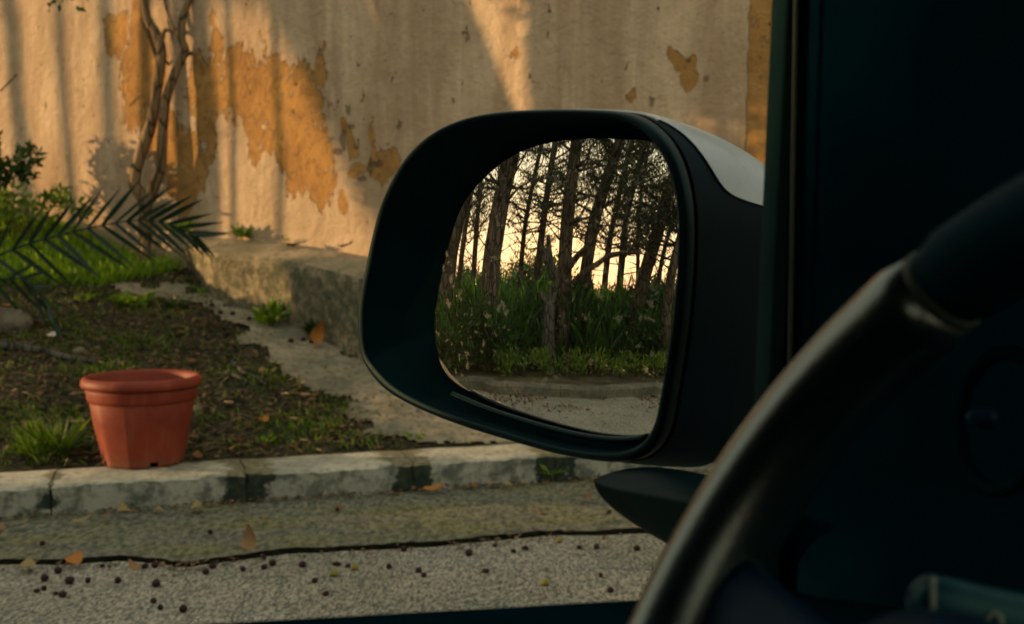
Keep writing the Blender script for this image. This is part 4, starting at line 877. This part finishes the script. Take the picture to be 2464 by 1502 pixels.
# airbag pad and left spoke
def pad(c, ax, ay, an, hx, hy, hz, name, m, nn=28, pw=3.):
    loops = []
    for k in range(8):
        a = math.pi/2*k/7; s_, h = math.cos(a)**.6 if k < 7 else .02, math.sin(a)
        L = []
        for j in range(nn):
            b = 2*math.pi*j/nn; cx, sy = math.cos(b), math.sin(b); q = (abs(cx)**pw + abs(sy)**pw)**(-1/pw)
            L.append(c + (ax*cx*hx + ay*sy*hy)*q*s_ + an*hz*h - CB)
        loops.append(L)
    return MB().loft(loops, False, True).build(name, m, sw)
pad(WC + wup*-.028 - wno*.02, CL, wup, wno, .062, .052, .034, 'airbag_cover', M['hub'])
sp = MB(); loops = []
for i in range(9):
    t = i/8; c_ = WC + CL*lerp(.04, WR - RT, t) + wup*lerp(-.03, -.012, t) - wno*(.014*(1 - t) + .002); h = lerp(.026, .017, math.sin(t*math.pi*.5)); th = .008
    loops.append([c_ + wup*math.cos(b)*h + wno*math.sin(b)*th - CB for b in (2*math.pi*j/16 for j in range(16))])
sp.loft(loops, True, True).build('spoke', M['hub'], sw)
sp = MB(); loops = []
for i in range(9):
    t = i/8; c_ = WC - CL*lerp(.04, WR - RT, t) + wup*lerp(-.03, -.012, t) - wno*(.014*(1 - t) + .002); h = lerp(.026, .017, math.sin(t*math.pi*.5)); th = .008
    loops.append([c_ + wup*math.cos(b)*h + wno*math.sin(b)*th - CB for b in (2*math.pi*j/16 for j in range(16))])
sp.loft(loops, True, True).build('spoke', M['hub'], sw)
# light stalk behind the wheel
stk = MB(); loops = []; SD = .36
prof = [(2190, 1440, 8, 30), (2192, 1438, 45, 55), (2203, 1436, 62, 70), (2222, 1436, 76, 84), (2243, 1436, 84, 96), (2290, 1452, 90, 100), (2380, 1478, 94, 104), (2480, 1502, 98, 108), (2600, 1530, 98, 108)]
prof = [(x, y + 42, h*1.16) for x, y, h, _ in prof]
for (x, y, h) in prof:
    c_ = at(x, y, SD); hh = h/FP*SD; L = []
    for j in range(24):
        b = 2*math.pi*j/24; cx, sy = math.cos(b), math.sin(b); q = (abs(cx)**3.2 + abs(sy)**3.2)**(-1/3.2)
        L.append(c_ + CU*sy*q*hh + Vector((.15, -1, 0)).normalized()*cx*q*hh*.55 - CB)
    loops.append(L)
stko = stk.loft(loops, True, True).build('light_stalk', M['stalk'], car)
for xx in (2245,):
    cpt = [at(xx, y, SD - .0075) - CB for y in range(1390, 1530, 14)]
    MB().tube(cpt, .0009, 8).build('stalk_ring', M['icon'], stko)
ic = at(2393, 1492, SD - .0088); inn = (CAM - ic).normalized()
ring(MB(), ic, .0019, .0007, 24, 8, inn).build('stalk_icon', M['icon'], stko)

# ------------------------------------------------------------------ side mirror
sm = empty('side_mirror', (0, 0, 0)); sm.parent = car
def z3(p): return p[0]*.6406 + 842.2, p[1]*.6406 + 240.6
OUT = [(40, 900), (37, 800), (48, 720), (64, 640), (85, 540), (112, 430), (146, 340), (200, 240), (270, 160), (350, 105), (450, 66), (560, 46), (700, 37), (850, 35), (1000, 42), (1080, 62), (1150, 110), (1205, 180), (1245, 280), (1268, 420), (1268, 600), (1254, 800), (1235, 950), (1210, 1100), (1188, 1220), (1150, 1300), (1090, 1345), (1010, 1361), (930, 1356), (860, 1346), (760, 1325), (620, 1285), (470, 1240), (330, 1190), (220, 1140), (140, 1090), (85, 1030), (53, 970)]
LIP = [(66, 900), (64, 800), (74, 720), (90, 640), (110, 540), (138, 430), (172, 345), (224, 250), (292, 176), (368, 124), (462, 87), (568, 68), (700, 60), (850, 59), (990, 68), (1060, 92), (1122, 138), (1176, 205), (1214, 300), (1236, 420), (1236, 600), (1220, 800), (1200, 950), (1175, 1100), (1152, 1205), (1118, 1268), (1068, 1305), (1005, 1318), (930, 1316), (860, 1308), (765, 1288), (630, 1250), (480, 1204), (345, 1156), (240, 1108), (166, 1060), (112, 1005), (78, 958)]
GLS = [(291, 870), (296, 800), (308, 720), (330, 615), (352, 535), (376, 460), (412, 385), (455, 328), (512, 272), (575, 224), (645, 187), (722, 164), (800, 151), (900, 145), (1000, 145), (1100, 152), (1160, 176), (1202, 226), (1236, 315), (1256, 440), (1258, 600), (1245, 800), (1226, 960), (1203, 1100), (1180, 1205), (1145, 1258), (1110, 1272), (1080, 1272), (1020, 1267), (920, 1254), (820, 1231), (720, 1204), (620, 1174), (520, 1139), (450, 1104), (390, 1074), (338, 1028), (308, 965)]
N_L = 240
def polar(lst, c=(660, 690)):
    P = catmull([(x, y, 0) for x, y in lst], 8, True); out = []
    angs = [math.atan2(p.y - c[1], p.x - c[0]) for p in P]; rr = [math.hypot(p.y - c[1], p.x - c[0]) for p in P]
    for k in range(N_L):
        a = -math.pi + 2*math.pi*k/N_L; bi = None
        for i in range(len(P)):
            a0, a1 = angs[i], angs[(i + 1) % len(P)]; da = (a1 - a0 + math.pi) % (2*math.pi) - math.pi; db = (a - a0 + math.pi) % (2*math.pi) - math.pi
            if abs(da) > 1e-9 and 0 <= db/da <= 1: bi = lerp(rr[i], rr[(i + 1) % len(P)], db/da); break
        out.append((c[0] + bi*math.cos(a), c[1] + bi*math.sin(a)))
    return out
OU, LI, GL = polar(OUT), polar(LIP), polar(GLS)
ou = [onplane(*z3(p), A_P, A_N) for p in OU]; li = [onplane(*z3(p), A_P, A_N) for p in LI]; gl = [onplane(*z3(p), G_P, G_N) for p in GL]
def gsph(P):     # onto the convex glass, along its axis
    q = P - G_C; r2 = q - G_N*q.dot(G_N); return G_C + r2 + G_N*math.sqrt(G_R**2 - r2.length_squared)
gcen = sum(gl, Vector())/N_L
# glass: concentric loops on the sphere
gm = MB(); loops = [[gsph(lerp(gcen, p, k/24)) - CB for p in gl] for k in range(1, 25)]
gm.loft(loops); gm.add([gsph(gcen) - CB] + loops[0], [(0, 1 + (j + 1) % N_L, 1 + j) for j in range(N_L)])
glass = gm.build('mirror_glass', M['mirror'], sm); glass['label'] = 'dusty mirror glass reflecting trees and a bright evening sky'
# chromed edge of the glass
MB().loft([[gsph(p) + (p - gcen).normalized()*.0001 - CB for p in gl], [gsph(p) + (p - gcen).normalized()*.0012 - G_N*.0012 - CB for p in gl], [gsph(p) + (p - gcen).normalized()*.0008 - G_N*.006 - CB for p in gl]]).build('glass_edge', M['trim'], sm)
# bezel lip and cavity
back = [gsph(p) + (p - gcen).normalized()*.004 - G_N*.010 for p in gl]
mid = []
for j in range(N_L): mid.append(lerp(li[j], back[j], .45) + (li[j] - sum(li, Vector())/N_L).normalized()*.004)
lipf = [lerp(ou[j], li[j], .5) + A_N*.0045 for j in range(N_L)]; lip1 = [lerp(ou[j], li[j], .16) + A_N*.003 for j in range(N_L)]; lip2 = [lerp(ou[j], li[j], .84) + A_N*.003 for j in range(N_L)]
oub = [ou[j] - A_N*.006 for j in range(N_L)]
bz = MB().loft([[p - CB for p in L] for L in (oub, ou, lip1, lipf, lip2)]).build('bezel', M['blacks'], sm)
MB().loft([[p - CB for p in L] for L in (lip2, li, [lerp(li[j], mid[j], .2) for j in range(N_L)], mid, [lerp(mid[j], back[j], .6) for j in range(N_L)], back)]).build('cavity_wall', M['cavity'], sm)
cav = MB().add([p - CB for p in back], [tuple(range(N_L))]).build('cavity_back', M['trim'], sm, False)
# little step in the lower cavity wall that catches the light
led = [j for j in range(N_L) if LI[j][1] > 1000 and 330 < LI[j][0] < 1100]
led.sort(key=lambda j: LI[j][0])
MB().tube([lerp(li[j], back[j], .42) + CU*.004 - CB for j in led], .0022, 8).build('inner_ledge', M['blacks'], sm)
# housing behind the bezel, split into black base and painted cap
anchor = onplane(*z3((1258, 560)), A_P, A_N)
prof = [(.004, 1.0), (.012, 1.005), (.022, 1.0), (.034, .985), (.046, .965), (.060, .935), (.074, .895), (.088, .845), (.102, .78), (.114, .70), (.124, .60), (.132, .46), (.137, .28), (.139, .05)]
prof = [(max(p.x, .0), p.y) for p in catmull([(t, s_, 0) for t, s_ in prof], 6)]
HL = []
for t, s_ in prof:
    L = []; hold = .35 if t < .11 else lerp(.35, 1, (t - .11)/.03)
    for p in oub:                          # the underside keeps its depth longer than the crown
        v = p - anchor; nr = max(0, 1 - math.hypot(v.x, v.y)/.16); sz = s_ if v.z > 0 else (1 - (1 - s_)*hold)*(1 + 2.6*nr*min(t, .06)*(1 if t < .11 else max(0, (.139 - t)/.03))); L.append(anchor + Vector((v.x*s_, v.y*s_, v.z*sz)) - A_N*t)
    HL.append(L)
bound = [(1540, 270), (1559, 281), (1604, 298), (1652, 330), (1684, 368), (1709, 417), (1741, 461), (1780, 481), (1860, 505), (2100, 560)]
def bnd(x):
    if x <= bound[0][0]: return -1e9
    for (a, b), (c_, d_) in zip(bound, bound[1:]):
        if a <= x <= c_: return lerp(b, d_, (x - a)/(c_ - a))
    return bound[-1][1]
hc = sum(oub, Vector())/N_L
def iscap(P, Nn, k):
    px, py = proj(P); facing = Nn.dot((CAM - P).normalized()) > -.25
    if facing: return py < bnd(px)
    return k >= 2
cap, base = MB(), MB()
fine = HL
def pol(L, s_):                             # point at fractional index on a closed loop
    i = int(math.floor(s_)); return lerp(L[i % N_L], L[(i + 1) % N_L], s_ - i)
sb_ = []
for L in fine:                            # where the painted edge crosses this loop
    g = {j: (lambda x, y: y - bnd(x))(*proj(L[j % N_L])) for j in range(56, 140)}
    js_ = [j for j in range(56, 139) if g[j] < 0 <= g[j + 1]]
    sb_.append(js_[-1] + g[js_[-1]]/(g[js_[-1]] - g[js_[-1] + 1]) if js_ else None)
first = next(i for i, v in enumerate(sb_) if v is not None); I0 = 4
for i in range(len(sb_)):
    if sb_[i] is None: sb_[i] = sb_[first] if i < first else sb_[i - 1]
for _ in range(14): sb_ = [sb_[0]] + [(sb_[i - 1] + 2*sb_[i] + sb_[i + 1])/4 for i in range(1, len(sb_) - 1)] + [sb_[-1]]
S_C, KC, KB = 172., 150, 110
capl, basel = [], []
for i, L in enumerate(fine):
    if i < I0: continue
    capl.append([(lambda P: P + (P - hc).normalized()*.0012 - CB)(pol(L, lerp(S_C, N_L + sb_[i], k/KC))) for k in range(KC + 1)])
    basel.append([pol(L, lerp(sb_[i] - .04, S_C + .6, k/KB)) - CB for k in range(KB + 1)])
hs = MB().loft([[p - CB for p in L] for L in fine[:I0 + 2]]); hs.loft(basel, closed=False); hs.build('housing', M['black'], sm)
edge_ = [[p - A_N*.0 for p in capl[0]]]
cp = MB().loft([[p + A_N*.0004 - (p + CB - hc).normalized()*.0016 for p in capl[0]]] + capl, closed=False).build('painted_cap', M['paint'], sm); cp['label'] = 'pale silver painted cap on the back of the mirror'
MB().add([p - CB for p in fine[-1]], [tuple(range(N_L))]).build('housing_tip', M['paint'], sm, False)
# foot that carries the mirror on the door
def fq(X, Y): return X*.22024 + 1383.6, Y*.22024 + 1052.7
secs = [((206, 478), (206, 486), (206, 500), .715), ((225, 440), (226, 508), (222, 575), .712), ((300, 398), (300, 538), (290, 690), .705), ((420, 340), (420, 568), (420, 830), .69), ((600, 290), (600, 600), (600, 985), .67), ((900, 255), (900, 650), (900, 1190), .64), ((1300, 320), (1300, 715), (1300, 1430), .61), ((1600, 385), (1600, 765), (1600, 1620), .585), ((2100, 480), (2100, 850), (2100, 1900), .55)]
loops = []
for tpx, rgx, btx, d in secs:
    k = min(1, (tpx[0] - 206)/500 + .02); a = at(*fq(*tpx), d + .10*k + .002); r = at(*fq(*rgx), d - .004); b = at(*fq(*btx), d + .03*k); bb = b + Vector((0, .05*k + .001, .004))
    loops.append([a - CB, lerp(a, r, .5) + CU*.003*k - CB, lerp(a, r, .93) + CU*.001 - CB, r - CB, lerp(r, b, .08) - Vector((0, .001, 0)) - CB, lerp(r, b, .5) - Vector((0, .004*k, 0)) - CB, b - CB, bb - CB, lerp(bb, a, .6) + Vector((0, .01*k, 0)) - CB])
ft = MB().loft(loops, True, True).build('mirror_foot', M['foot'], sm)
ss = ft.modifiers.new('sub', 'SUBSURF'); ss.levels = 2; ss.render_levels = 2
